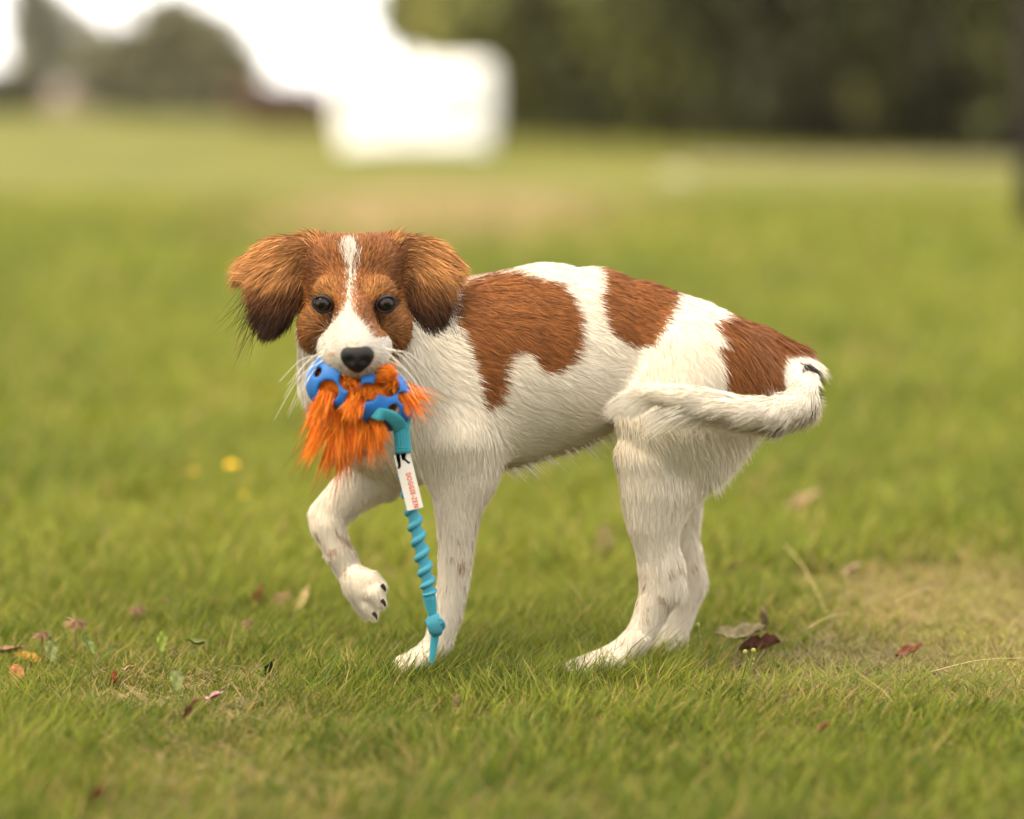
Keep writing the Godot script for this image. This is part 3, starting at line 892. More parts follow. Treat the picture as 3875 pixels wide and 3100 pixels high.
# where the coat is white or coloured, how it lies and how long it is, for every point of the skin
func dress(fd: Field, is_head: bool) -> Dictionary:
	var nv := fd.v.size()
	var lay := PackedVector3Array()
	var length := PackedFloat32Array()
	var brown := PackedFloat32Array()
	var tint := PackedColorArray()
	var col := PackedColorArray()
	var dense := PackedFloat32Array()
	lay.resize(nv); length.resize(nv); brown.resize(nv); tint.resize(nv); col.resize(nv); dense.resize(nv)
	var boxes := []
	for p in patches:
		var b := Rect2(p[0], Vector2.ZERO)
		for q in p:
			b = b.expand(q)
		boxes.append(b.grow(0.02))
	var head_c: Vector3 = Vector3(-0.1309, 0.3209, 0.085)
	var unit := 0.000393
	var tail_pts := [Vector3(0.2145, 0.2609, -0.01), Vector3(0.2382, 0.2577, 0), Vector3(0.2495, 0.2524, 0.01), Vector3(0.2494, 0.2424, 0.045), Vector3(0.2351, 0.2345, 0.085), Vector3(0.2041, 0.2337, 0.115), Vector3(0.1639, 0.24, 0.13), Vector3(0.125, 0.2494, 0.13), Vector3(0.0825, 0.2458, 0.125)]
	for i in nv:
		var p := fd.v[i]
		var nn := fd.n[i]
		var mark := fd.tags[i]
		var d := Vector3.RIGHT
		var len := 0.015
		var b := 0.02
		var t := Color(0.25, 0.09, 0.026)
		var dn := 1.0
		if mark == TORSO or mark == NECK:
			d = Vector3(1, -0.35, 0)
			if p.y < 0.19: d = Vector3(1, -0.6, 0)
			if p.x < -0.06: d = Vector3(0.55, -1, 0)
			len = 0.0092 + 0.003 * smoothstep(0.3, 0.16, p.y)
			if p.x > 0.12: d = Vector3(0.9, -0.7, 0)
			if nn.y < -0.5: len = 0.011
			if mark == NECK: len = 0.0115
		elif mark == FORELEG or mark == HINDLEG or mark == PAW:
			d = Vector3(0.12, -1, 0)
			len = 0.0068
			dn = 1.4
			if nn.x > 0.35 and p.y > 0.05: len = 0.010
			if mark == HINDLEG:
				if p.y > 0.19: d = Vector3(0.6, -1, 0); len = 0.0095; dn = 1.2
				if p.y > 0.16 and nn.x > 0.3: len = 0.016
			if p.x < -0.085 and p.x > -0.2 and p.y > 0.04 and p.z < 0.03 and p.y < 0.16:
				d = Vector3(0.4, -1, 0)
			if mark == PAW:
				d = Vector3(-1, -0.4, 0)
				len = 0.006
				if p.y > 0.04: d = Vector3(0.5, -1, 0.1)
		elif mark == TAIL:
			var bd := 99.0
			for j in tail_pts.size() - 1:
				var e: float = p.distance_squared_to(Geometry3D.get_closest_point_to_segment(p, tail_pts[j], tail_pts[j + 1]))
				if e < bd:
					bd = e
					d = (tail_pts[j + 1] - tail_pts[j]).normalized()
			len = 0.02
			dn = 1.9
			if p.z > 0.02:
				d += Vector3(0, -0.16, 0)
				len = 0.022
				if nn.y > 0.3: len = 0.018
			else:
				d += Vector3(0.25, -0.5, 0.1)
		if not is_head and mark != FORELEG and mark != PAW:
			for j in patches.size():
				if boxes[j].has_point(Vector2(p.x, p.y)):
					b = minf(b, poly_distance(patches[j], Vector2(p.x, p.y)))
			if mark == HINDLEG and p.y < 0.2: b = 0.02
			if mark == TAIL:
				if p.z > 0.03 and p.y < 0.262: b = 0.02
				# black flecks of the tail
				if p.distance_to(Vector3(0.2537, 0.2636, 0.02)) < 0.009: b = -0.004; t = Color(0.02, 0.018, 0.017)
				if p.x > Vector3(0.2564, 0.2523, 0.03).x and p.y < Vector3(0.2563, 0.2625, 0.03).y and p.y > Vector3(0.2566, 0.2401, 0.03).y and nn.x > 0.6: b = -0.003; t = Color(0.03, 0.025, 0.022)
		if is_head:
			var hx := 746.0 + (p.x - head_c.x) / unit
			var hv := 640.0 - (p.y - head_c.y) / unit
			if mark == EAR_A or mark == EAR_B:
				var root: Vector3 = ear_root[mark]
				var out := -1.0 if mark == EAR_A else 1.0
				d = p - root
				d.z *= 0.2
				d = d.normalized() + Vector3(out * 0.25, -0.45, 0)
				var up := smoothstep(632.0, 548.0, hv + 26.0 * soft_noise.get_noise_2d(hx * 0.02, hv * 0.02)) 
				var low := smoothstep(598.0, 672.0, hv + 20.0 * soft_noise.get_noise_2d(hx * 0.03, hv * 0.03 + 9.0))
				var inner := smoothstep(45.0, 95.0, absf(hx - 746.0) - 60.0)
				t = Color(0.15, 0.055, 0.02).lerp(Color(0.58, 0.27, 0.095), up * (0.35 + 0.65 * inner))
				t = t.lerp(Color(0.04, 0.021, 0.014), low * 0.9)
				b = -0.02
				len = lerpf(0.011, 0.019, up)
				if hv > 660.0: len = 0.012
				dn = 0.85
			else:
				# lies back over the skull from the nose
				d = p - Vector3(-0.1252, 0.2914, 0.18)
				d = d.normalized() + Vector3(0, 0.1, -0.3)
				len = 0.0078
				if hv < 560.0: len = 0.0085
				if hv > 700.0 and mark == SKULL: len = 0.012; d += Vector3(0, -0.6, 0)
				if mark == MUZZLE: len = 0.0046; dn = 1.3
				var w := 0.0
				var mid := 746.0
				for j in blaze.size() - 1:
					if hv >= blaze[j][0] and hv < blaze[j + 1][0]:
						var q: float = (hv - blaze[j][0]) / (blaze[j + 1][0] - blaze[j][0])
						w = lerpf(blaze[j][1], blaze[j + 1][1], q)
						mid = lerpf(blaze[j][2], blaze[j + 1][2], q)
				b = -(absf(hx - mid) - w) * unit if w > 0.0 else -0.02
				if hv > 700.0 and p.z > 0.115: b = 0.02
				if p.z < 0.05 and hv > 690.0: b = (hv - 715.0) * unit
				if hv > 760.0: b = 0.02
				t = Color(0.245, 0.092, 0.027)
				var s := absf(hx - 746.0)
				# lighter brows and cheeks, darker temples and tear lines
				t = t.lerp(Color(0.36, 0.155, 0.045), 0.9 * smoothstep(34.0, 10.0, Vector2(s - 52.0, (hv - 604.0) * 1.2).length()))
				t = t.lerp(Color(0.27, 0.115, 0.036), 0.7 * smoothstep(50.0, 15.0, Vector2(s - 78.0, hv - 672.0).length()))
				t = t.lerp(Color(0.1, 0.036, 0.013), 0.7 * smoothstep(26.0, 6.0, Vector2((s - 32.0) * 1.4, (hv - 655.0) * 0.8).length()))
				t = t.lerp(Color(0.1, 0.036, 0.014), 0.7 * smoothstep(30.0, 8.0, Vector2(s - 92.0, (hv - 560.0) * 0.5).length()))
				# tan flecks on the white muzzle beside the nose
				for fleck in [Vector3(716, 727, 9), Vector3(793, 728, 8), Vector3(686, 741, 5), Vector3(806, 741, 4)]:
					if p.z > 0.12 and Vector2(hx - fleck.x, hv - fleck.y).length() < fleck.z:
						b = 0.0012
						t = Color(0.42, 0.25, 0.14)
				# dark skin round the eyes
				var eye := minf(Vector2((hx - 681.0), (hv - 640.0) * 1.15).length(), Vector2((hx - 812.0), (hv - 640.0) * 1.15).length())
				if eye < 27.0:
					t = t.lerp(Color(0.03, 0.018, 0.013), smoothstep(26.0, 20.0, eye))
					len = 0.002 if eye < 21.0 else 0.004
		lay[i] = (d - nn * d.dot(nn)).normalized()
		length[i] = len
		brown[i] = b
		tint[i] = t
		dense[i] = dn
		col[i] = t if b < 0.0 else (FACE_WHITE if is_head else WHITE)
		# faint freckles under the short white hair of the legs
		if not is_head and b > 0.01 and (mark == FORELEG or mark == HINDLEG) and p.y < 0.13:
			var fr := soft_noise.get_noise_3d(p.x * 70.0, p.y * 55.0, p.z * 70.0)
			if fr > 0.2:
				brown[i] = 0.0008 if fr < 0.27 else -0.0006
				tint[i] = Color(0.42, 0.25, 0.15)
	# let the lie of the coat run smoothly from one region into the next
	for pass_no in (3 if is_head else 8):
		var sum := lay.duplicate()
		var lsum := length.duplicate()
		var cnt := PackedFloat32Array()
		cnt.resize(nv)
		cnt.fill(1.0)
		var ii := fd.idx
		for e in range(0, ii.size(), 3):
			var a := ii[e]
			var b2 := ii[e + 1]
			sum[a] += lay[b2]
			sum[b2] += lay[a]
			lsum[a] += length[b2]
			lsum[b2] += length[a]
			cnt[a] += 1.0
			cnt[b2] += 1.0
		for i in nv:
			var q := sum[i]
			lay[i] = (q - fd.n[i] * q.dot(fd.n[i])).normalized()
			length[i] = lsum[i] / cnt[i]
	return {"lay": lay, "len": length, "brown": brown, "tint": tint, "col": col, "dense": dense}

func grow(fd: Field, look: Dictionary, st: Strands, density: float, lock: float) -> void:
	var r := RandomNumberGenerator.new()
	r.seed = 99
	var lay: PackedVector3Array = look.lay
	var length: PackedFloat32Array = look.len
	var brown: PackedFloat32Array = look.brown
	var tint: PackedColorArray = look.tint
	var dense: PackedFloat32Array = look.dense
	var ii := fd.idx
	for e in range(0, ii.size(), 3):
		var a := ii[e]
		var b := ii[e + 1]
		var c := ii[e + 2]
		var pa := fd.v[a]
		var pb := fd.v[b]
		var pc := fd.v[c]
		var want := (pb - pa).cross(pc - pa).length() * 0.5 * density * dense[a]
		if fd.n[a].z < -0.4: want *= 0.4
		var k := int(want + r.randf())
		for j in k:
			var u := r.randf()
			var w := r.randf()
			if u + w > 1.0:
				u = 1.0 - u
				w = 1.0 - w
			var p := pa + (pb - pa) * u + (pc - pa) * w
			var nn := (fd.n[a] + (fd.n[b] - fd.n[a]) * u + (fd.n[c] - fd.n[a]) * w).normalized()
			var len := length[a] + (length[b] - length[a]) * u + (length[c] - length[a]) * w
			var br := brown[a] + (brown[b] - brown[a]) * u + (brown[c] - brown[a]) * w
			var d := lay[a] + (lay[b] - lay[a]) * u + (lay[c] - lay[a]) * w
			# locks: neighbouring hairs sway together
			var q := p * lock
			q -= d * q.dot(d) * 0.72 / maxf(d.length_squared(), 0.01)
			var is_head := lock > 200.0
			var sway := soft_noise.get_noise_3dv(q) * 0.55 + soft_noise.get_noise_3dv(q * 0.31) * 0.5
			d = (d + nn.cross(d) * sway + Vector3(r.randf() - 0.5, r.randf() - 0.5, r.randf() - 0.5) * 0.28).normalized()
			var lift := 0.13 + 0.14 * r.randf() + 0.1 * fine_noise.get_noise_3dv(q * 0.8)
			var col: Color
			if br + (r.randf() - 0.5) * (0.007 if is_head else 0.004) < 0.0:
				var vv := 0.6 + r.randf() * 0.55 + (0.95 if is_head else 0.35) * fine_noise.get_noise_3dv(q * 1.2)
				vv = maxf(vv, 0.2)
				col = tint[a] * vv
				if r.randf() < 0.1: col *= 0.45
			else:
				var wv := 0.89 + r.randf() * 0.13 + 0.07 * fine_noise.get_noise_3dv(q * 1.2)
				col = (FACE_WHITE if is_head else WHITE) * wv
				if br < 0.002 and r.randf() < 0.55: col = col.lerp(tint[a], 0.75)
			len *= 0.7 + 0.6 * r.randf()
			var width := clampf(len * 0.045, 0.0006 if is_head else 0.00036, 0.0006 if is_head else 0.0005)
			var shade_n := (nn + Vector3(r.randf() - 0.5, r.randf() - 0.5, r.randf() - 0.5) * (0.9 if is_head else 0.36)).normalized()
			st.hair(p + nn * 0.0001, (d + nn * lift).normalized(), shade_n, len, width, col, (Vector3.DOWN * 0.25 - nn * 0.12), (r.randf() - 0.5) * 1.5)

# eyes, nose, whiskers, claws and the long hairs of the ears
func make_face(puppy: Node3D) -> void:
	var base := puppy.position
	var dark_skin := mat(Color(0.012, 0.009, 0.009), 0.6, 0.3)
	var eyeball := mat(Color(0.012, 0.007, 0.005), 0.05, 0.26)
	var iris := mat(Color(0.016, 0.008, 0.004), 0.03, 0.34)
	var pupil := mat(Color(0.002, 0.002, 0.002), 0.03, 0.36)
	for e in [[Vector3(-0.1548, 0.3232, 0.1182), -1.0], [Vector3(-0.1027, 0.3232, 0.1182), 1.0]]:
		var c: Vector3 = e[0]
		var s: float = e[1]
		var ball := SphereMesh.new()
		ball.radius = 0.0082
		ball.height = 0.0164
		ball.radial_segments = 40
		ball.rings = 24
		var eye := put("eye", ball, eyeball, puppy)
		eye.position = c - base
		var look := (Vector3(s * 0.12, -0.02, 1.0)).normalized()
		eye.basis = Basis.looking_at(-look, Vector3.UP)
		# iris and pupil: caps of the ball, facing the way the eye looks
		for cap in [["iris", 0.0051, 0.00835, iris], ["pupil", 0.0029, 0.00845, pupil]]:
			var prof := []
			for i in 7:
				var rr: float = cap[1] * (6 - i) / 6.0
				prof.append(Vector2(rr, sqrt(cap[2] * cap[2] - rr * rr)))
			var m := put(cap[0], lathe(prof, 28), cap[3], eye)
			m.rotation.x = PI / 2
		# rims of the lids
		var ring := []
		for i in 33:
			var a := TAU * i / 32.0
			var x := cos(a) * 0.0078
			var y := sin(a) * 0.0062 + (0.0012 * cos(a) * s)
			var zz := 0.0085 - (x * x + y * y) * 52.0
			ring.append([c - base + Vector3(x + s * 0.0003, y, zz - 0.0004), 0.0009, 0.0009])
		put("eyelid", tube(ring, 8), dark_skin, puppy)
	# nose
	var nf := Field.new(Vector3(-0.1435, 0.2657, 0.15), Vector3(-0.1038, 0.3019, 0.215), 0.0011, 0.0022)
	nf.chain([[-0.13, 0.2874, 0.182, 0.0064], [-0.1171, 0.2874, 0.182, 0.0064]], 0, Vector3(1, 0.95, 0.8))
	nf.chain([[-0.1237, 0.283, 0.18, 0.0095]], 0, Vector3(1.1, 0.88, 0.85))
	nf.chain([[-0.1239, 0.2768, 0.178, 0.0042]], 0)
	nf.finish()
	nf.carve(Vector3(-0.1295, 0.2823, 0.1925), 0.0050, Vector3(0.95, 0.75, 1.2))
	nf.carve(Vector3(-0.1166, 0.2823, 0.1925), 0.0050, Vector3(0.95, 0.75, 1.2))
	nf.carve(Vector3(-0.1227, 0.2791, 0.199), 0.003, Vector3(0.25, 2.5, 1))
	nf.build()
	for i in nf.v.size():
		nf.v[i] -= base
	var nose_mat := mat(Color(0.009, 0.008, 0.009), 0.5, 0.3)
	nose_mat.normal_enabled = true
	nose_mat.normal_texture = noise_tex(0.05, 128, Color.BLACK, Color.WHITE, true, 3.0, FastNoiseLite.TYPE_CELLULAR)
	nose_mat.normal_scale = 0.5
	nose_mat.uv1_triplanar = true
	nose_mat.uv1_scale = Vector3.ONE * 60.0
	put("nose", surface(nf.v, nf.n, PackedColorArray(), nf.idx), nose_mat, puppy)
	# whiskers and the long hairs at the rims of the ears
	var r := RandomNumberGenerator.new()
	r.seed = 5
	for s in [-1.0, 1.0]:
		for j in 9:
			var a := Vector3(-0.1421, 0.2875, 0.165) if s < 0 else Vector3(-0.1092, 0.2875, 0.165)
			a += Vector3(s * r.randf() * 0.008, (r.randf() - 0.6) * 0.014, -r.randf() * 0.008)
			var way := Vector3(s, -0.1 - 0.9 * r.randf(), 0.25).normalized()
			var l := 0.03 + 0.022 * r.randf()
			var pts := [[a - base, 0.0, 0.0], [a - base + way * l * 0.5, 0.0, 0.0], [a - base + way * l + Vector3(0, -l * 0.4, 0), 0.0, 0.0]]
			var sp := spline(pts, 5)
			for i in sp.size():
				var w := 0.00028 * (1.0 - 0.8 * i / float(sp.size()))
				sp[i][1] = w
				sp[i][2] = w
			put("whisker", tube(sp, 5), mat(Color(0.75, 0.7, 0.62), 0.4), puppy)
	var wisps := Strands.new()
	for s in [EAR_A, EAR_B]:
		var out := -1.0 if s == EAR_A else 1.0
		# black wisps hang from the outer rim
		for j in 46:
			var q := r.randf()
			var p: Vector3
			if s == EAR_A:
				p = (Vector3(-0.2262, 0.3385, 0.05)).lerp(Vector3(-0.215, 0.2988, 0.055), q)
			else:
				p = (Vector3(-0.048, 0.3385, 0.05)).lerp(Vector3(-0.0571, 0.3029, 0.055), q)
			p += Vector3(-out * r.randf() * 0.006, 0, (r.randf() - 0.5) * 0.01)
			wisps.hair(p, Vector3(out * (0.1 + 0.5 * r.randf()), -1.0 + 0.7 * r.randf(), 0.1).normalized(), Vector3.BACK, 0.018 + 0.024 * r.randf(), 0.00045, Color(0.03, 0.022, 0.018), Vector3(out * (r.randf() - 0.3), -0.6, 0), r.randf())
		# fair tufts stand up from the fold and the upper outer corner
		for j in 330:
			var p: Vector3
			var d: Vector3
			if j % 3 == 0:
				p = (Vector3(-0.1749, 0.3617, 0.05)).lerp(Vector3(-0.1633, 0.3699, 0.055), r.randf()) if s == EAR_A else (Vector3(-0.102, 0.3699, 0.055)).lerp(Vector3(-0.0902, 0.3625, 0.05), r.randf())
				d = Vector3(out * (0.1 + 0.8 * r.randf()), 1.0, 0.1)
			else:
				p = (Vector3(-0.225, 0.3385, 0.05)).lerp(Vector3(-0.2049, 0.3577, 0.05), r.randf()) if s == EAR_A else (Vector3(-0.0512, 0.3393, 0.05)).lerp(Vector3(-0.0691, 0.3585, 0.05), r.randf())
				d = Vector3(out, 0.45 * (r.randf() - 0.35), 0.15)
			p += Vector3(r.randf() - 0.5, r.randf() - 0.5, r.randf() - 0.5) * 0.008
			wisps.hair(p, d.normalized(), Vector3(0, 0.45, 0.9).normalized(), 0.007 + 0.009 * r.randf(), 0.0005, Color(0.5, 0.24, 0.085) * (0.7 + 0.5 * r.randf()), Vector3(out * 0.3, -0.4 * r.randf(), 0), r.randf() - 0.5)
	# feathers: back of the thigh, elbow and forearm, belly edge, tip of the tail
	for j in 5200:
		var q := r.randf()
		var p: Vector3
		var d: Vector3
		var l := 0.02 + 0.016 * r.randf()
		var nn := Vector3(0.3, 0, 1).normalized()
		if j % 5 == 0:
			p = (Vector3(0.2021, 0.2228, 0.02)).lerp(Vector3(0.1651, 0.1769, 0.03), q)
			d = Vector3(0.25 + 0.3 * r.randf(), -1, 0.1)
			l *= 0.75
			p.z += (r.randf() - 0.5) * 0.05
		elif j % 5 == 1:
			continue
		elif j % 5 == 2:
			p = (Vector3(-0.0074, 0.1731, 0)).lerp(Vector3(0.087, 0.2062, 0), q)
			d = Vector3(1.0, -0.75, 0)
			l *= 0.55
			p.z += (r.randf() - 0.5) * 0.05
			if r.randf() < 0.75: continue
			l *= 0.5 + 0.7 * r.randf()
		elif j % 5 == 3:
			p = (Vector3(0.125, 0.2494, 0.13)).lerp(Vector3(0.0999, 0.2515, 0.128), q)
			d = Vector3(-1, -0.25 - 0.3 * r.randf(), 0.05)
			p += Vector3(0, r.randf() - 0.5, r.randf() - 0.5) * 0.008
		else:
			p = (Vector3(0.1325, 0.2448, 0.135)).lerp(Vector3(0.2427, 0.2372, 0.08), q)
			p += Vector3(0, -0.012 * r.randf(), (r.randf() - 0.5) * 0.02)
			d = Vector3(-1.0, -0.18 - 0.3 * r.randf(), 0.05)
			l *= 1.1
		wisps.hair(p, d.normalized(), nn, l, 0.0006, WHITE * (0.88 + 0.12 * r.randf()), Vector3(0.1, -0.4, 0), r.randf() - 0.5)
	for i in wisps.v.size():
		wisps.v[i] -= base
	tag(put("feathering", wisps.mesh(), vmat(0.6, 0.3, 0.3), puppy), "", "", "", "stuff")
	# claws and pads of the lifted paw
	for q in [[Vector3(-0.1116, 0.0756, 0.031), 0.0], [Vector3(-0.1115, 0.0631, 0.035), 0.1], [Vector3(-0.1193, 0.0506, 0.027), 0.2]]:
		var cp := spline([[q[0] - base, 0.0019, 0.0019], [q[0] - base + Vector3(0.0022, -0.0024, 0.0015), 0.0014, 0.0015], [q[0] - base + Vector3(0.003, -0.0055, 0.0015), 0.0004, 0.0004]], 4)
		put("claw", tube(cp, 8), dark_skin, puppy)

# ---------------------------------------------------------------- the toy

func make_toy() -> void:
	var at: Vector3 = Vector3(-0.1234, 0.2525, 0.153)
	var toy := thing("tug_toy", at, "blue lattice rubber ball with orange fur and turquoise tug cord in puppy's mouth", "dog toy")
	# rubber shell with holes
	var a: Vector3 = Vector3(-0.1431, 0.2615, 0.15)
	var b: Vector3 = Vector3(-0.1024, 0.246, 0.15)
	var rad := 0.0225
	var holes := [
		[Vector3(-0.157, 0.2718, 0.166), 0.0042], [Vector3(-0.1479, 0.2568, 0.173), 0.0088], [Vector3(-0.1298, 0.2662, 0.175), 0.0090], [Vector3(-0.1257, 0.2501, 0.175), 0.0079], [Vector3(-0.115, 0.2563, 0.176), 0.0077],
		[Vector3(-0.1, 0.2626, 0.17), 0.0103], [Vector3(-0.0955, 0.2419, 0.17), 0.0046], [Vector3(-0.0887, 0.2507, 0.166), 0.0048], [Vector3(-0.1427, 0.2385, 0.16), 0.0095], [Vector3(-0.1252, 0.2302, 0.158), 0.0103], [Vector3(-0.1079, 0.233, 0.166), 0.0075],
		[Vector3(-0.1583, 0.2515, 0.143), 0.009], [Vector3(-0.1183, 0.2718, 0.153), 0.0090], [Vector3(-0.1458, 0.2767, 0.143), 0.0090], [Vector3(-0.0881, 0.2398, 0.143), 0.006],
		[Vector3(-0.1508, 0.2576, 0.126), 0.0099], [Vector3(-0.1315, 0.2459, 0.126), 0.0099], [Vector3(-0.112, 0.2556, 0.126), 0.0099], [Vector3(-0.1003, 0.2382, 0.128), 0.009], [Vector3(-0.139, 0.2714, 0.128), 0.01]]
	var f := Field.new(Vector3(-0.1715, 0.213, 0.113), Vector3(-0.0747, 0.2887, 0.193), 0.0015, 0.002)
	var axis := b - a
	var i := 0
	for iz in f.nz:
		for iy in f.ny:
			for ix in f.nx:
				var p := f.o + Vector3(ix, iy, iz) * f.h
				var q := clampf((p - a).dot(axis) / axis.length_squared(), 0.0, 1.0)
				var r := (p - a - axis * q).length() - rad - 0.0022 * sin(q * PI)
				var d := absf(r) - 0.0019
				if d < 0.006:
					for hl in holes:
						var e: float = hl[1] - p.distance_to(hl[0])
						if e > -0.004:
							var w := clampf(0.5 + 0.5 * (d - e) / 0.0022, 0.0, 1.0)
							d = lerpf(e, d, w) + 0.0022 * w * (1.0 - w)
				f.s[i] = d
				i += 1
	f.build()
	for j in f.v.size():
		f.v[j] -= at
	var rubber := mat(Color(0.015, 0.11, 0.36), 0.5, 0.35)
	rubber.normal_enabled = true
	rubber.normal_texture = noise_tex(0.08, 128, Color.BLACK, Color.WHITE, true, 1.5)
	rubber.normal_scale = 0.25
	rubber.uv1_triplanar = true
	rubber.uv1_scale = Vector3.ONE * 40.0
	put("rubber_ball", surface(f.v, f.n, PackedColorArray(), f.idx), rubber, toy)
	# plush core that fills the ball
	var core := Field.new(Vector3(-0.1715, 0.213, 0.113), Vector3(-0.0747, 0.2887, 0.193), 0.003, 0.003)
	core.chain([[a.x, a.y, a.z, rad - 0.006], [b.x - 0.008, b.y + 0.003, b.z, rad - 0.0065]], 0)
	core.finish()
	core.build()
	for j in core.v.size():
		core.v[j] -= at
	put("plush_core", surface(core.v, core.n, PackedColorArray(), core.idx), mat(Color(0.75, 0.19, 0.012), 0.95), toy)
	# tufts: from, towards, spread, length, hairs, droop
	var r := RandomNumberGenerator.new()
	r.seed = 77
	var fluff := vmat(0.55, 0.3, 0.35)
	var tufts := [
		[Vector3(-0.1485, 0.2551, 0.164), Vector3(-0.1535, 0.2375, 0.193), 0.005, 0.040, 260, 0.5],
		[Vector3(-0.1548, 0.2464, 0.15), Vector3(-0.1631, 0.2248, 0.165), 0.006, 0.038, 300, 0.5],
		[Vector3(-0.1434, 0.2385, 0.16), Vector3(-0.1494, 0.2129, 0.178), 0.0075, 0.0524, 475, 0.5],
		[Vector3(-0.133, 0.2315, 0.156), Vector3(-0.136, 0.2046, 0.173), 0.0075, 0.0479, 475, 0.5],
		[Vector3(-0.123, 0.2296, 0.156), Vector3(-0.1215, 0.2046, 0.173), 0.008, 0.0410, 425, 0.5],
		[Vector3(-0.1246, 0.2494, 0.168), Vector3(-0.1331, 0.2375, 0.193), 0.0055, 0.0296, 325, 0.6],
		[Vector3(-0.1103, 0.2342, 0.163), Vector3(-0.1036, 0.2131, 0.18), 0.0042, 0.034, 220, 0.3],
		[Vector3(-0.1159, 0.2308, 0.16), Vector3(-0.1107, 0.2067, 0.175), 0.005, 0.038, 240, 0.4],
		[Vector3(-0.1301, 0.2648, 0.169), Vector3(-0.1278, 0.2672, 0.198), 0.0062, 0.009, 130, 1.0],
		[Vector3(-0.1154, 0.2548, 0.168), Vector3(-0.1135, 0.2563, 0.198), 0.0055, 0.009, 110, 1.0],
		[Vector3(-0.1017, 0.2651, 0.164), Vector3(-0.0869, 0.2767, 0.19), 0.0085, 0.0251, 525, 0.4],
		[Vector3(-0.0921, 0.2582, 0.156), Vector3(-0.0757, 0.2417, 0.168), 0.005, 0.0388, 225, 0.4]]
	for t in tufts:
		var st := Strands.new()
		var way: Vector3 = (t[1] - t[0]).normalized()
		var side := way.cross(Vector3.BACK).normalized()
		var nn := Vector3(0, 0.25, 1).normalized()
		var locks := []
		for j in 6:
			var spread_to := side * r.randf_range(-0.36, 0.36) + Vector3(0, 0, r.randf_range(-0.35, 0.35))
			locks.append([t[0] + side * r.randf_range(-0.7, 0.7) * t[2], (way + spread_to).normalized(), t[3] * r.randf_range(0.6, 0.98)])
		for j in t[4]:
			var lk: Array = locks[j % 6]
			var p: Vector3 = lk[0] + Vector3(r.randfn(), r.randfn(), r.randfn() * 0.6) * t[2] * 0.42
			var l: float = lk[2] * (0.6 + 0.5 * r.randf())
			var tip_at: Vector3 = lk[0] + lk[1] * lk[2] * 1.15 + Vector3(r.randfn(), r.randfn(), r.randfn()) * 0.0022
			var d := (tip_at - p).normalized()
			var col := Color(0.66, 0.13, 0.007).lerp(Color(0.8, 0.26, 0.017), r.randf())
			var tip := col
			if r.randf() < 0.2: col = Color(0.6, 0.09, 0.006)
			if r.randf() < 0.16 and t[3] > 0.03:
				tip = Color(0.02, 0.017, 0.014)
				l *= 1.45
				d = (d + Vector3(r.randfn(), r.randfn(), r.randfn()) * 0.12).normalized()
			st.hair(p, d, (nn + Vector3(r.randf() - 0.5, r.randf() - 0.5, 0) * 0.8).normalized(), l, 0.0009 if l < 0.03 else 0.0008, col, Vector3(0, -t[5] * 0.6, 0), (r.randf() - 0.5) * 1.4, tip)
		for j in st.v.size():
			st.v[j] -= at
		put("fur_tuft", st.mesh(), fluff, toy)
	# short pile over the core
	var pile := Strands.new()
	for j in core.v.size():
		for e in 3:
			var p := core.v[j] + Vector3(r.randf() - 0.5, r.randf() - 0.5, r.randf() - 0.5) * 0.003
			pile.hair(p, (core.n[j] + Vector3(r.randf() - 0.5, -0.8, r.randf() - 0.5)).normalized(), core.n[j], 0.0028 + 0.002 * r.randf(), 0.0009, Color(0.7, 0.13, 0.008).lerp(Color(0.85, 0.27, 0.018), r.randf()), Vector3.ZERO, r.randf() - 0.5)
	put("core_pile", pile.mesh(), fluff, toy)
	# turquoise webbing: two bands round the end of the ball that meet in a sewn sleeve
	var web := mat(Color(0.03, 0.22, 0.28), 0.8, 0.3)
	web.normal_enabled = true
	web.normal_texture = weave(false)
	web.normal_scale = 0.9
	web.uv1_scale = Vector3(4, 10, 1)
	web.rim_enabled = true
	web.rim = 0.5
	var webs := [
		[[Vector3(-0.1182, 0.2406, 0.158), 0.0012, 0.0045], [Vector3(-0.1078, 0.2387, 0.176), 0.0012, 0.0052], [Vector3(-0.1001, 0.2383, 0.179), 0.0012, 0.0052], [Vector3(-0.0923, 0.2325, 0.175), 0.0012, 0.0055], [Vector3(-0.0892, 0.2249, 0.166), 0.0014, 0.0058]],
		[[Vector3(-0.0848, 0.2471, 0.146), 0.0012, 0.0055], [Vector3(-0.0827, 0.2379, 0.154), 0.0012, 0.0055], [Vector3(-0.0852, 0.23, 0.16), 0.0014, 0.0058], [Vector3(-0.0874, 0.2227, 0.163), 0.0016, 0.0058]]]
	for w in webs:
		put("strap_band", tube(spline(local(w, at), 8), 12, Vector3(0.6, 0.7, 0.3)), web, toy)
	put("strap_sleeve", tube(spline(local([[Vector3(-0.09, 0.2294, 0.165), 0.0068, 0.0030], [Vector3(-0.0889, 0.221, 0.165), 0.0066, 0.0036], [Vector3(-0.0878, 0.2082, 0.165), 0.0066, 0.0036], [Vector3(-0.0876, 0.2059, 0.165), 0.0062, 0.0024]], at), 8), 18), web, toy)
	for e in [[900, 0.0], [943, 1.0], [950, 2.0]]:
		var p: Vector3 = Vector3(-0.0887, 0.2187, 0.169) - at
		p.y -= (e[0] - 922.0) * 0.00038
		var stitch := tube(spline([[p + Vector3(-0.0058, 0, 0), 0.0003, 0.0003], [p + Vector3(0.0058, 0.0005, 0), 0.0003, 0.0003]], 4), 6)
		put("stitching", stitch, mat(Color(0.04, 0.28, 0.36), 0.7), toy)
	# stretch cord gathered into a spiral
	var cord := mat(Color(0.055, 0.26, 0.35), 0.65, 0.3)
	cord.normal_enabled = true
	cord.normal_texture = weave(true)
	cord.normal_scale = 1.4
	cord.uv1_scale = Vector3(6, 60, 1)
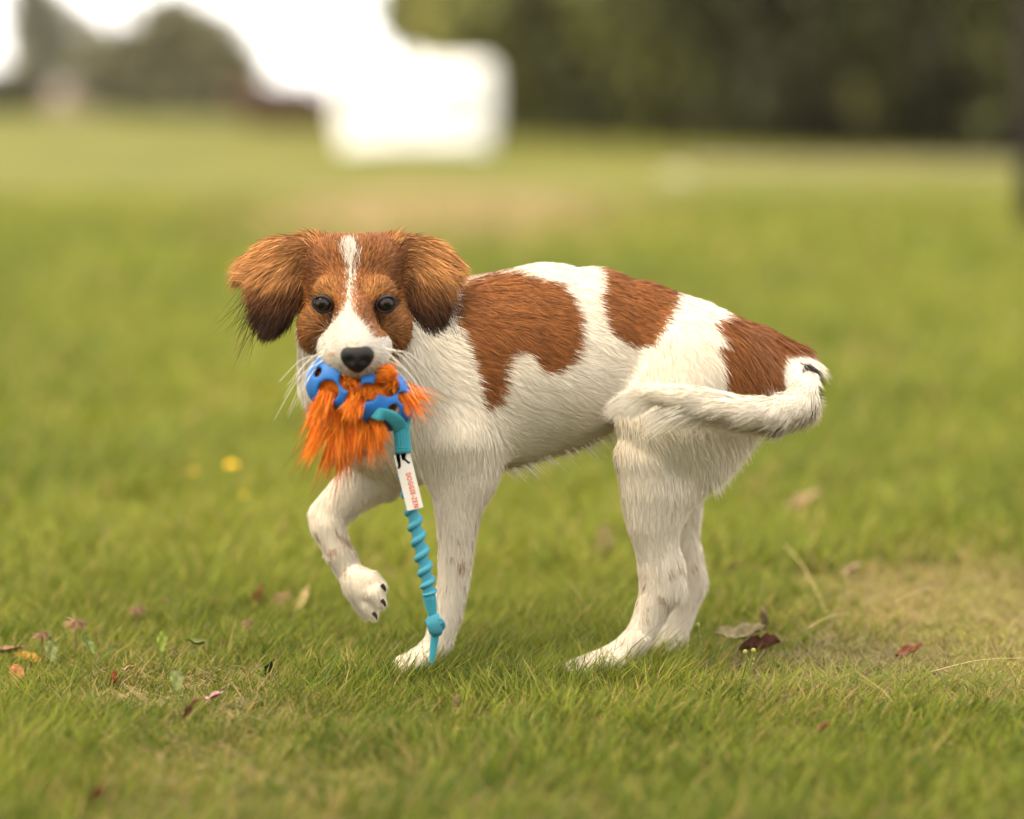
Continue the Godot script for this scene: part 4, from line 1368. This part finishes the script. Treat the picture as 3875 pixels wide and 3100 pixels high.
	var line := [[Vector3(-0.088, 0.2066, 0.158), 0.0036, 0.0036], [Vector3(-0.0855, 0.1831, 0.156), 0.0042, 0.0042], [Vector3(-0.081, 0.1577, 0.155), 0.0045, 0.0045], [Vector3(-0.0765, 0.1363, 0.155), 0.0046, 0.0046], [Vector3(-0.0719, 0.1148, 0.155), 0.0046, 0.0046], [Vector3(-0.0685, 0.0952, 0.155), 0.0044, 0.0044], [Vector3(-0.067, 0.0846, 0.155), 0.0046, 0.0046]]
	put("spiral_cord", tube(spline(local(line, at), 60), 26, Vector3.BACK, 0.0026, 10.2, 0.05, 0.93), cord, toy)
	var cuff := [[Vector3(-0.0681, 0.0901, 0.155), 0.0054, 0.0044], [Vector3(-0.0666, 0.0823, 0.155), 0.0052, 0.0038], [Vector3(-0.0651, 0.0737, 0.155), 0.0040, 0.0026], [Vector3(-0.0643, 0.0697, 0.155), 0.0026, 0.002]]
	put("cord_cuff", tube(spline(local(cuff, at), 8), 18), web, toy)
	# knot: a flat band wound over itself
	var knot := []
	for j in 45:
		var q := j / 44.0
		var an := q * TAU * 1.5 + 0.6
		knot.append([Vector3(-0.0616, 0.0643, 0.155) - at + Vector3(cos(an) * 0.0046, sin(an) * 0.0036 + (q - 0.5) * 0.004, sin(an + 0.9) * 0.0042), 0.0018, 0.0046])
	put("knot", tube(knot, 12, Vector3(0.5, 0.2, 1)), cord, toy)
	put("knot_loop", tube(spline(local([[Vector3(-0.0657, 0.0714, 0.16), 0.0062, 0.0016], [Vector3(-0.0633, 0.0662, 0.1615), 0.0064, 0.0018], [Vector3(-0.0619, 0.0589, 0.16), 0.0058, 0.0016], [Vector3(-0.0612, 0.055, 0.156), 0.004, 0.0012]], at), 8), 14), cord, toy)
	put("knot_core", tube(spline(local([[Vector3(-0.0643, 0.0713, 0.155), 0.002, 0.002], [Vector3(-0.0631, 0.0676, 0.156), 0.005, 0.0045], [Vector3(-0.0612, 0.0613, 0.156), 0.0052, 0.0046], [Vector3(-0.062, 0.0556, 0.155), 0.002, 0.002]], at), 8), 14), cord, toy)
	put("cord_end", tube(spline(local([[Vector3(-0.0624, 0.058, 0.155), 0.0036, 0.0016], [Vector3(-0.0636, 0.0481, 0.155), 0.0032, 0.0013], [Vector3(-0.0648, 0.0391, 0.155), 0.0026, 0.0012], [Vector3(-0.0656, 0.032, 0.155), 0.0018, 0.0009]], at), 8), 14), web, toy)
	make_label(toy, at)

func local(pts: Array, at: Vector3) -> Array:
	var out := []
	for p in pts:
		out.append([p[0] - at, p[1], p[2]])
	return out

func weave(ribbed: bool) -> ImageTexture:
	var im := Image.create_empty(64, 64, false, Image.FORMAT_RGBA8)
	for y in 64:
		for x in 64:
			var g := 0.5 + 0.5 * sin(x * TAU / 16.0) if ribbed else 0.5 + 0.25 * sin(x * TAU / 16.0) + 0.25 * sin((y + x) * TAU / 16.0)
			im.set_pixel(x, y, Color(g, g, g))
	im.bump_map_to_normal_map(4.0)
	return ImageTexture.create_from_image(im)

# the sewn paper label that hangs beside the cord
func make_label(toy: Node3D, at: Vector3) -> void:
	var tl: Vector3 = Vector3(-0.0939, 0.2043, 0.1645)
	var tr: Vector3 = Vector3(-0.0809, 0.2074, 0.1645)
	var bl: Vector3 = Vector3(-0.0864, 0.1583, 0.1645)
	var right := (tr - tl).normalized()
	var down := (bl - tl).normalized()
	var w := tl.distance_to(tr)
	var hgt := tl.distance_to(bl)
	var out := right.cross(-down).normalized()
	var up := out.cross(right)
	var paper := mat(Color(0.6, 0.56, 0.51), 0.8)
	var box := BoxMesh.new()
	box.size = Vector3(w, hgt, 0.0006)
	var label := put("label_tag", box, paper, toy)
	label.transform = Transform3D(Basis(right, up, out), (tl + right * w / 2 + down * hgt / 2) - at)
	var font := SystemFont.new()
	font.font_names = PackedStringArray(["Droid Sans"])
	font.font_weight = 600
	var word := TextMesh.new()
	word.text = "DOGGIE-ZEN"
	word.font = font
	word.font_size = 32
	word.depth = 0.0002
	word.pixel_size = 0.0285 / 185.0
	var ink := mat(Color(0.55, 0.055, 0.012), 0.7)
	var print := put("lettering", word, ink, label)
	print.rotation.z = -PI / 2
	print.position = Vector3(0.0012, -0.0078, 0.0004)
	print.scale = Vector3(1.0, 1.15, 1)
	# the printed hound: only its legs show below the strap
	var brown := mat(Color(0.06, 0.03, 0.035), 0.8)
	for shape in [
		PackedVector2Array([Vector2(-0.0048, 0.0245), Vector2(-0.0014, 0.0245), Vector2(-0.0022, 0.0180), Vector2(-0.0030, 0.0135), Vector2(-0.0042, 0.0118), Vector2(-0.0062, 0.0118), Vector2(-0.0058, 0.0132), Vector2(-0.0050, 0.0142), Vector2(-0.0052, 0.0190)]),
		PackedVector2Array([Vector2(-0.0008, 0.0245), Vector2(0.0044, 0.0245), Vector2(0.0030, 0.0205), Vector2(0.0020, 0.0188), Vector2(0.0038, 0.0158), Vector2(0.0050, 0.0150), Vector2(0.0046, 0.0138), Vector2(0.0030, 0.0142), Vector2(0.0010, 0.0172), Vector2(-0.0010, 0.0180)])]:
		var st := SurfaceTool.new()
		st.begin(Mesh.PRIMITIVE_TRIANGLES)
		for e in Geometry2D.triangulate_polygon(shape):
			st.set_normal(Vector3.BACK)
			st.add_vertex(Vector3(shape[e].x, shape[e].y, 0.00045))
		put("printed_leg", st.commit(), brown, label)

# ---------------------------------------------------------------- flowers and fallen leaves

# a curved leaf: length, width, curl along and across
func leaf_mesh(length: float, width: float, curl: float, cup: float, ragged := 0.0) -> ArrayMesh:
	var st := SurfaceTool.new()
	st.begin(Mesh.PRIMITIVE_TRIANGLES)
	var rows := 14
	var cols := 7
	for face in [1.0, -1.0]:
		st.set_smooth_group(0 if face > 0 else 1)
		for i in rows:
			for j in cols - 1:
				var q := []
				for e in [[i, j], [i + 1, j], [i + 1, j + 1], [i, j + 1]]:
					var f: float = e[0] / float(rows)
					var s: float = e[1] / float(cols - 1) * 2.0 - 1.0
					var w := width * 0.5 * pow(sin(PI * pow(f, 0.8) * 0.98 + 0.02), 0.8) * (1.0 + ragged * sin(f * 41.0 + s) + 2.0 * ragged * fine_noise.get_noise_2d(f * 5.0, length * 700.0 + signf(s)))
					var bend := curl * (f - 0.4)
					var y: float = sin(bend) * length * f * 0.5 + absf(s) * cup * w + length * 0.07 * fine_noise.get_noise_2d(f * 2.6 + length * 900.0, s * 1.1 + width * 500.0) + 0.0008 * sin(f * 9.0 + s * 4.0) + face * 0.0001
					q.append(Vector3(s * w, y - (0.0006 if absf(s) < 0.1 else 0.0), -length * 0.5 + length * f * cos(bend * 0.6)))
				for e in ([0, 1, 2, 0, 2, 3] if face > 0 else [0, 2, 1, 0, 3, 2]):
					st.add_vertex(q[e])
	st.index()
	st.generate_normals()
	return st.commit()

func leaf_paint(c: Color, rough := 0.7) -> StandardMaterial3D:
	var m := mat(c, rough, 0.35)
	m.albedo_texture = speckle
	m.uv1_triplanar = true
	m.uv1_scale = Vector3.ONE * 45.0
	m.backlight_enabled = true
	m.backlight = Color(0.4, 0.4, 0.4)
	m.cull_mode = BaseMaterial3D.CULL_DISABLED
	return m

var speckle: ImageTexture

func make_litter() -> void:
	speckle = noise_tex(0.03, 128, Color(0.6, 0.6, 0.6), Color(1, 1, 1))
	# fallen leaves: ground point, length, width, curl, cup, turn, tilt, roll, lift, colour, label
	var leaves := [
		[Vector3(0.2051, 0, -0.062), 0.050, 0.026, 1.4, 0.5, 1.3, 0.2, 0.3, 0.016, Color(0.34, 0.27, 0.13), "pale tan curled leaf next to a maroon leaf behind the puppy's hind paws"],
		[Vector3(0.2343, 0, -0.1242), 0.026, 0.012, 1.8, 0.7, 0.4, -1.0, 0.5, 0.024, Color(0.22, 0.16, 0.07), "small brown curled leaf standing up behind the pale tan leaf"],
		[Vector3(0.2177, 0, -0.0112), 0.040, 0.026, 0.9, 0.8, 1.7, 0.1, -0.5, 0.014, Color(0.17, 0.06, 0.045), "maroon folded leaf lying behind the weed stalks"],
		[Vector3(-0.2039, 0, 0.0664), 0.020, 0.009, 0.9, 0.9, 0.9, -0.7, 0.3, 0.012, Color(0.05, 0.03, 0.025), "dark brown shrivelled leaf in the grass below the raised paw"],
		[Vector3(-0.331, 0, 0.1064), 0.017, 0.008, 1.5, 0.6, 0.4, -0.9, 0.2, 0.010, Color(0.36, 0.09, 0.025), "rust red curled leaf next to a pale pink leaf tip"],
		[Vector3(-0.3226, 0, 0.0826), 0.014, 0.005, 0.5, 0.3, 1.5, -0.2, 0.0, 0.018, Color(0.55, 0.3, 0.22), "narrow pale pink leaf tip over the rust red leaf"],
		[Vector3(-0.4171, 0, 0.0826), 0.020, 0.012, 0.6, 0.4, 0.8, 0.9, 0.4, 0.012, Color(0.42, 0.19, 0.06), "orange brown leaf tilted in the grass under the bark strip"],
		[Vector3(-0.4417, 0, -0.0112), 0.036, 0.009, 0.3, 0.6, 1.45, -0.1, 0.0, 0.014, Color(0.32, 0.17, 0.1), "long brown strip of bark lying across the grass"],
		[Vector3(-0.4205, 0, 0.0038), 0.03, 0.013, 0.7, 0.4, 1.1, 0.3, 0.4, 0.008, Color(0.5, 0.26, 0.03), "yellow ochre leaf half hidden under the bark strip"],
		[Vector3(-0.2392, 0, 0.1937), 0.018, 0.010, 0.6, 0.3, 1.4, -0.2, 0.1, 0.016, Color(0.55, 0.27, 0.3), "pink petal lying on the grass in front of the red-brown leaf"],
		[Vector3(-0.2524, 0, 0.2474), 0.030, 0.012, 0.8, 0.5, 1.0, -0.7, 0.2, 0.014, Color(0.3, 0.13, 0.08), "red-brown leaf leaning behind the pink petal"],
		[Vector3(-0.1998, 0, -0.2606), 0.030, 0.010, 0.6, 0.5, 2.4, -0.8, 0.2, 0.016, Color(0.6, 0.47, 0.22), "long straw yellow leaf standing out of the grass"],
		[Vector3(-0.2399, 0, -0.2606), 0.036, 0.020, 1.2, 0.6, 0.7, -0.6, 0.5, 0.016, Color(0.5, 0.22, 0.1), "large orange-tan curled leaf behind the clover heads"],
		[Vector3(-0.2236, 0, -0.2737), 0.026, 0.014, 0.8, 0.5, 2.0, -0.4, 0.5, 0.010, Color(0.4, 0.2, 0.14), "dusty pink-brown leaf against the orange-tan curled leaf"],
		[Vector3(0.1001, 0, -0.58), 0.048, 0.020, 0.3, 0.3, 0.15, -1.3, 0.0, 0.026, Color(0.6, 0.45, 0.22), "tall tan leaf upright in the grass between the puppy's legs"],
		[Vector3(0.3503, 0, -0.0265), 0.026, 0.012, 0.8, 0.5, 1.5, -0.2, 0.3, 0.008, Color(0.3, 0.07, 0.03), "dark red leaf lying on the mossy ground"],
		[Vector3(0.2384, 0, 0.302), 0.020, 0.011, 0.9, 0.5, 1.2, -0.4, 0.3, 0.012, Color(0.2, 0.06, 0.025), "mahogany leaf low in the foreground grass"],
		[Vector3(0.3734, 0, 0.201), 0.024, 0.010, 0.9, 0.6, 1.4, -0.2, 0.2, 0.006, Color(0.05, 0.03, 0.025), "blackish leaf on the bare patch of earth"],
		[Vector3(0.3434, 0, -0.8776), 0.06, 0.03, 0.9, 0.5, 1.3, -0.3, 0.3, 0.015, Color(0.42, 0.26, 0.16), "broad tan leaf in the farther grass behind the tail"],
		[Vector3(0.3481, 0, -0.4409), 0.028, 0.014, 0.8, 0.5, 1.1, -0.4, 0.3, 0.012, Color(0.45, 0.32, 0.2), "pale brown leaf on the far side of the bare patch"],
		[Vector3(-0.3703, 0, -0.708), 0.034, 0.018, 0.8, 0.5, 0.9, -0.6, 0.2, 0.016, Color(0.5, 0.34, 0.2), "beige leaf in the farther grass beyond the clover"],
		[Vector3(-0.2859, 0, 0.5131), 0.024, 0.018, 0.7, 0.4, 1.1, -0.7, 0.2, 0.014, Color(0.42, 0.12, 0.08), "coral red leaf close in the foreground grass"],
		[Vector3(-0.0431, 0, 0.2595), 0.010, 0.006, 0.5, 0.3, 0.5, -1.0, 0.1, 0.030, Color(0.6, 0.42, 0.24), "tiny straw coloured leaf on top of the foreground grass"],
		[Vector3(0.2278, 0, -0.4558), 0.022, 0.010, 0.8, 0.4, 0.9, -0.4, 0.1, 0.014, Color(0.5, 0.34, 0.22), "small beige leaf in the grass behind the far hind leg"]]
	for l in leaves:
		var o := put("fallen_leaf", leaf_mesh(l[1], l[2], l[3], l[4], 0.08), leaf_paint(l[9]))
		o.position = l[0] + Vector3(0, l[8] * 0.75 + height(l[0].x, l[0].z), 0)
		o.rotation = Vector3(l[6], l[5], l[7])
		tag(o, l[10], "leaf", "fallen leaves")
	# withered clover heads on thin stems
	var heads := [
		[Vector3(-0.3826, 0, -0.0047), Vector3(-0.3804, 0.034, -0.0047), 0.0078, 0, "large withered brown clover head on a bare stem"],
		[Vector3(-0.4092, 0, 0.0102), Vector3(-0.4075, 0.0272, 0.0102), 0.0060, 0, "withered clover head next to the bark strip"],
		[Vector3(-0.3487, 0, -0.16), Vector3(-0.3471, 0.0192, -0.16), 0.0066, 0, "withered clover head in front of the white clover flower"],
		[Vector3(-0.235, 0, -0.0552), Vector3(-0.2352, 0.0261, -0.0552), 0.0044, 0, "small pointed withered clover head standing alone below the raised paw"],
		[Vector3(-0.329, 0, -0.2347), Vector3(-0.3288, 0.0165, -0.2347), 0.0036, 0, "tiny withered clover head right behind the white clover flower"],
		[Vector3(-0.3304, 0, -0.1722), Vector3(-0.3302, 0.0188, -0.1722), 0.0068, 1, "round white clover flower beside a withered head"],
		[Vector3(-0.2614, 0, -0.222), Vector3(-0.2612, 0.0191, -0.222), 0.0058, 1, "small white clover flower near the orange-tan leaf"]]
	for hd in heads:
		var g: Vector3 = hd[0]
		var bloom: Vector3 = hd[1]
		make_clover(g, bloom, hd[2] * 1.1, hd[3] == 1, hd[4])
	# buttercups out in the grass
	for b in [[Vector3(-0.3398, 0, -1.0024), 0.052, "buttercup with the largest open yellow flower left of the puppy"], [Vector3(-0.3873, 0, -1.0149), 0.040, "buttercup of duller yellow beside the largest one"], [Vector3(-0.3102, 0, -0.8431), 0.034, "buttercup half sunk in the grass below the largest one"], [Vector3(-0.3511, 0, -1.6715), 0.07, "buttercup farthest out, faint behind the orange fur"]]:
		make_buttercup(b[0], b[1], b[2], 1.0 if b[2].contains("largest open") else 0.42)
	# broad weed leaves
	for w in [[Vector3(-0.368, 0, 0.0102), Vector3(-0.3632, 0, 0.006), 0.024, -1.1, 0.8, "round-toothed bright green weed leaf beside the large clover stem"], [Vector3(-0.3058, 0, -0.0112), Vector3(-0.3059, 0, -0.0221), 0.023, -1.25, 0.1, "upright lime green weed leaf amid the grass"], [Vector3(-0.2748, 0, -0.0047), Vector3(-0.2743, 0, -0.0112), 0.022, -0.5, 1.9, "arched green weed leaf with a pale tip"], [Vector3(-0.3954, 0, 0.0376), Vector3(-0.3957, 0, 0.025), 0.026, -1.2, 0.3, "grey-green weed leaf near the withered clover heads"], [Vector3(-0.2726, 0, 0.1697), Vector3(-0.2721, 0, 0.1603), 0.026, -1.0, 0.2, "pale silvery weed leaf in front of the arched green one"]]:
		make_weed(w[0], w[2], w[3], w[4], w[5])
	# two budding stalks and a seed head
	for s in [[Vector3(0.2027, 0, 0.0664), 0.024, -0.005, "budding green weed stalk in front of the maroon leaf"], [Vector3(0.2003, 0, 0.0705), 0.026, 0.004, "paler budding weed stalk right beside the green one"], [Vector3(0.1648, 0, 0.0102), 0.037, -0.004, "yellow budded weed stalk in front of the far hind paw"]]:
		make_stalk(s[0], s[1], s[2], s[3])
	# dry straws
	for s in [[Vector3(0.2758, 0, -0.4204), Vector3(0.2946, 0, -0.1845), 0.03, "long dry straw slanting over the grass behind the hind legs"], [Vector3(0.2629, 0, -0.0552), Vector3(0.3165, 0, -0.1894), 0.01, "dry straw lying between the maroon leaf and the bare patch"], [Vector3(0.3496, 0, -0.136), Vector3(0.4352, 0, -0.3273), 0.02, "long yellow straw arching over the mossy ground"], [Vector3(0.346, 0, 0.1317), Vector3(0.438, 0, 0.0313), 0.008, "flattened straw beside the dark grass clump"]]:
		var a: Vector3 = s[0]
		var b: Vector3 = s[1]
		var sp := spline([[a + Vector3(0, 0.012 + s[2], 0), 0.0005, 0.0005], [a.lerp(b, 0.5) + Vector3(0, 0.014 + s[2] * 0.7, 0), 0.0005, 0.0005], [b + Vector3(0, 0.012, 0), 0.0003, 0.0004]], 6)
		tag(put("dry_straw", tube(sp, 6), mat(Color(0.33, 0.25, 0.1), 0.8)), s[3], "straw", "dry straws")
	# dense dark clump at the edge of the bare patch
	var r := RandomNumberGenerator.new()
	r.seed = 12
	var clump := Strands.new()
	for i in 170:
		var p := Vector3((r.randf() - 0.5) * 0.22, 0, (r.randf() - 0.5) * 0.03)
		var d := Vector3((r.randf() - 0.5) * 1.9, 0.8, (r.randf() - 0.3) * 0.7).normalized()
		clump.hair(p, d, Vector3((r.randf() - 0.5), 0.5, 1).normalized(), 0.018 + 0.03 * r.randf(), 0.0018, Color(0.085, 0.11, 0.012).lerp(Color(0.2, 0.2, 0.03), r.randf()), Vector3((r.randf() - 0.5), -0.3, 0), r.randf() - 0.5)
	var cl := put("grass_clump", clump.mesh(), vmat(0.5, 0.35, 0.5))
	cl.position = Vector3(0.3132, 0, 0.1123)
	tag(cl, "dark green tussock of grass at the edge of the bare patch", "grass")

func make_clover(root: Vector3, bloom: Vector3, size: float, fresh: bool, label: String) -> void:
	var o := thing("clover", root, label, "clover", "clover heads in the grass")
	var top := bloom - root
	var stem := spline([[Vector3(0, -0.004, 0), 0.0009, 0.0009], [top * 0.5 + Vector3(0.001, 0, 0), 0.0008, 0.0008], [top, 0.0007, 0.0007]], 6)
	put("stem", tube(stem, 7), mat(Color(0.12, 0.14, 0.035) if fresh else Color(0.15, 0.12, 0.04), 0.7), o)
	var r := RandomNumberGenerator.new()
	r.seed = int(size * 1e6)
	var petals := Strands.new()
	for i in 230:
		var a := r.randf() * TAU
		var y: float = r.randf() * 2.0 - 1.0 if fresh else 0.25 + 0.75 * r.randf()
		var d := Vector3(cos(a) * sqrt(maxf(0.0, 1.0 - y * y)), y, sin(a) * sqrt(maxf(0.0, 1.0 - y * y)))
		var col: Color = Color(0.75, 0.72, 0.62) * (0.85 + 0.2 * r.randf()) if fresh else Color(0.33, 0.16, 0.08).lerp(Color(0.5, 0.34, 0.2), r.randf())
		var hang := Vector3(cos(a) * 0.55, -1.0, sin(a) * 0.55).normalized()
		if fresh:
			petals.hair(top, d, d, size * (0.85 + 0.2 * r.randf()), size * 0.28, col, Vector3.ZERO, r.randf() * 3.0)
		else:
			petals.hair(top + Vector3(0, size * 0.5, 0) + Vector3(cos(a), 0, sin(a)) * size * 0.25, hang.lerp(d, 0.2 + 0.6 * r.randf() * r.randf()).normalized(), Vector3(cos(a), 0.3, sin(a)), size * (0.7 + 0.8 * r.randf()), size * 0.13, col * 0.8, Vector3(0, -0.1, 0), r.randf() - 0.5)
	put("petals", petals.mesh(), vmat(0.75, 0.25, 0.3), o)

func make_buttercup(root: Vector3, tall: float, label: String, size := 1.0) -> void:
	var o := thing("buttercup", root, label, "buttercup", "buttercups in the grass")
	put("stem", tube(spline([[Vector3(0, -0.004, 0), 0.001, 0.001], [Vector3(0.003, tall * 0.5, 0), 0.0009, 0.0009], [Vector3(0, tall, 0.002), 0.0008, 0.0008]], 6), 7), mat(Color(0.1, 0.14, 0.03), 0.7), o)
	for i in 5:
		var p := put("petal", leaf_mesh(0.009 * size, 0.0085 * size, 0.5, 0.5), mat(Color(0.8, 0.5, 0.015), 0.35), o)
		p.position = Vector3(0, tall + 0.001, 0.002)
		p.rotation = Vector3(-0.55, TAU * i / 5.0, 0)
		p.position += p.basis.z * -0.0045 * size
	var c := SphereMesh.new()
	c.radius = 0.0022
	c.height = 0.003
	c.radial_segments = 12
	c.rings = 6
	var heart := put("flower_centre", c, mat(Color(0.55, 0.33, 0.02), 0.8), o)
	heart.position = Vector3(0, tall + 0.002, 0.002)

func make_weed(root: Vector3, size: float, tilt: float, turn: float, label: String) -> void:
	var o := thing("weed", root, label, "weed", "broad-leaved weeds", turn)
	var green := Color(0.15, 0.2, 0.03)
	if label.contains("grey") or label.contains("silvery"): green = Color(0.17, 0.2, 0.05)
	if label.contains("lime"): green = Color(0.2, 0.26, 0.02)
	var l := put("leaf", leaf_mesh(size, size * 0.4, 1.1, 0.55, 0.1), leaf_paint(green, 0.5), o)
	l.rotation.x = -tilt
	l.position = Vector3(0, 0.012 + size * 0.25, 0)
	put("stem", tube(spline([[Vector3(0, -0.004, 0), 0.001, 0.001], [Vector3(0, 0.007, 0), 0.0009, 0.0009], [Vector3(0, 0.014, 0), 0.0008, 0.0008]], 4), 7), mat(green, 0.7), o)

func make_stalk(root: Vector3, tall: float, lean: float, label: String) -> void:
	var o := thing("weed_stalk", root, label, "weed", "budding stalks")
	var pts := [[Vector3(0, -0.003, 0), 0.0008, 0.0008], [Vector3(lean * 0.3, tall * 0.5, 0), 0.0007, 0.0007], [Vector3(lean, tall, 0), 0.0006, 0.0006]]
	put("stem", tube(spline(pts, 6), 7), mat(Color(0.14, 0.16, 0.035), 0.7), o)
	for b in [[1.0, 0.0023], [0.72, 0.0012], [0.55, 0.001]]:
		var s := lathe([Vector2(0.0003, -b[1]), Vector2(b[1] * 0.8, -b[1] * 0.5), Vector2(b[1] * 0.85, b[1] * 0.4), Vector2(b[1] * 0.5, b[1] * 0.9), Vector2(0.0002, b[1])], 10)
		var m := put("bud", s, mat(Color(0.24, 0.24, 0.05), 0.7), o)
		m.position = Vector3(lean * b[0] + (0.0012 if b[0] < 1.0 else 0.0), tall * b[0], 0)
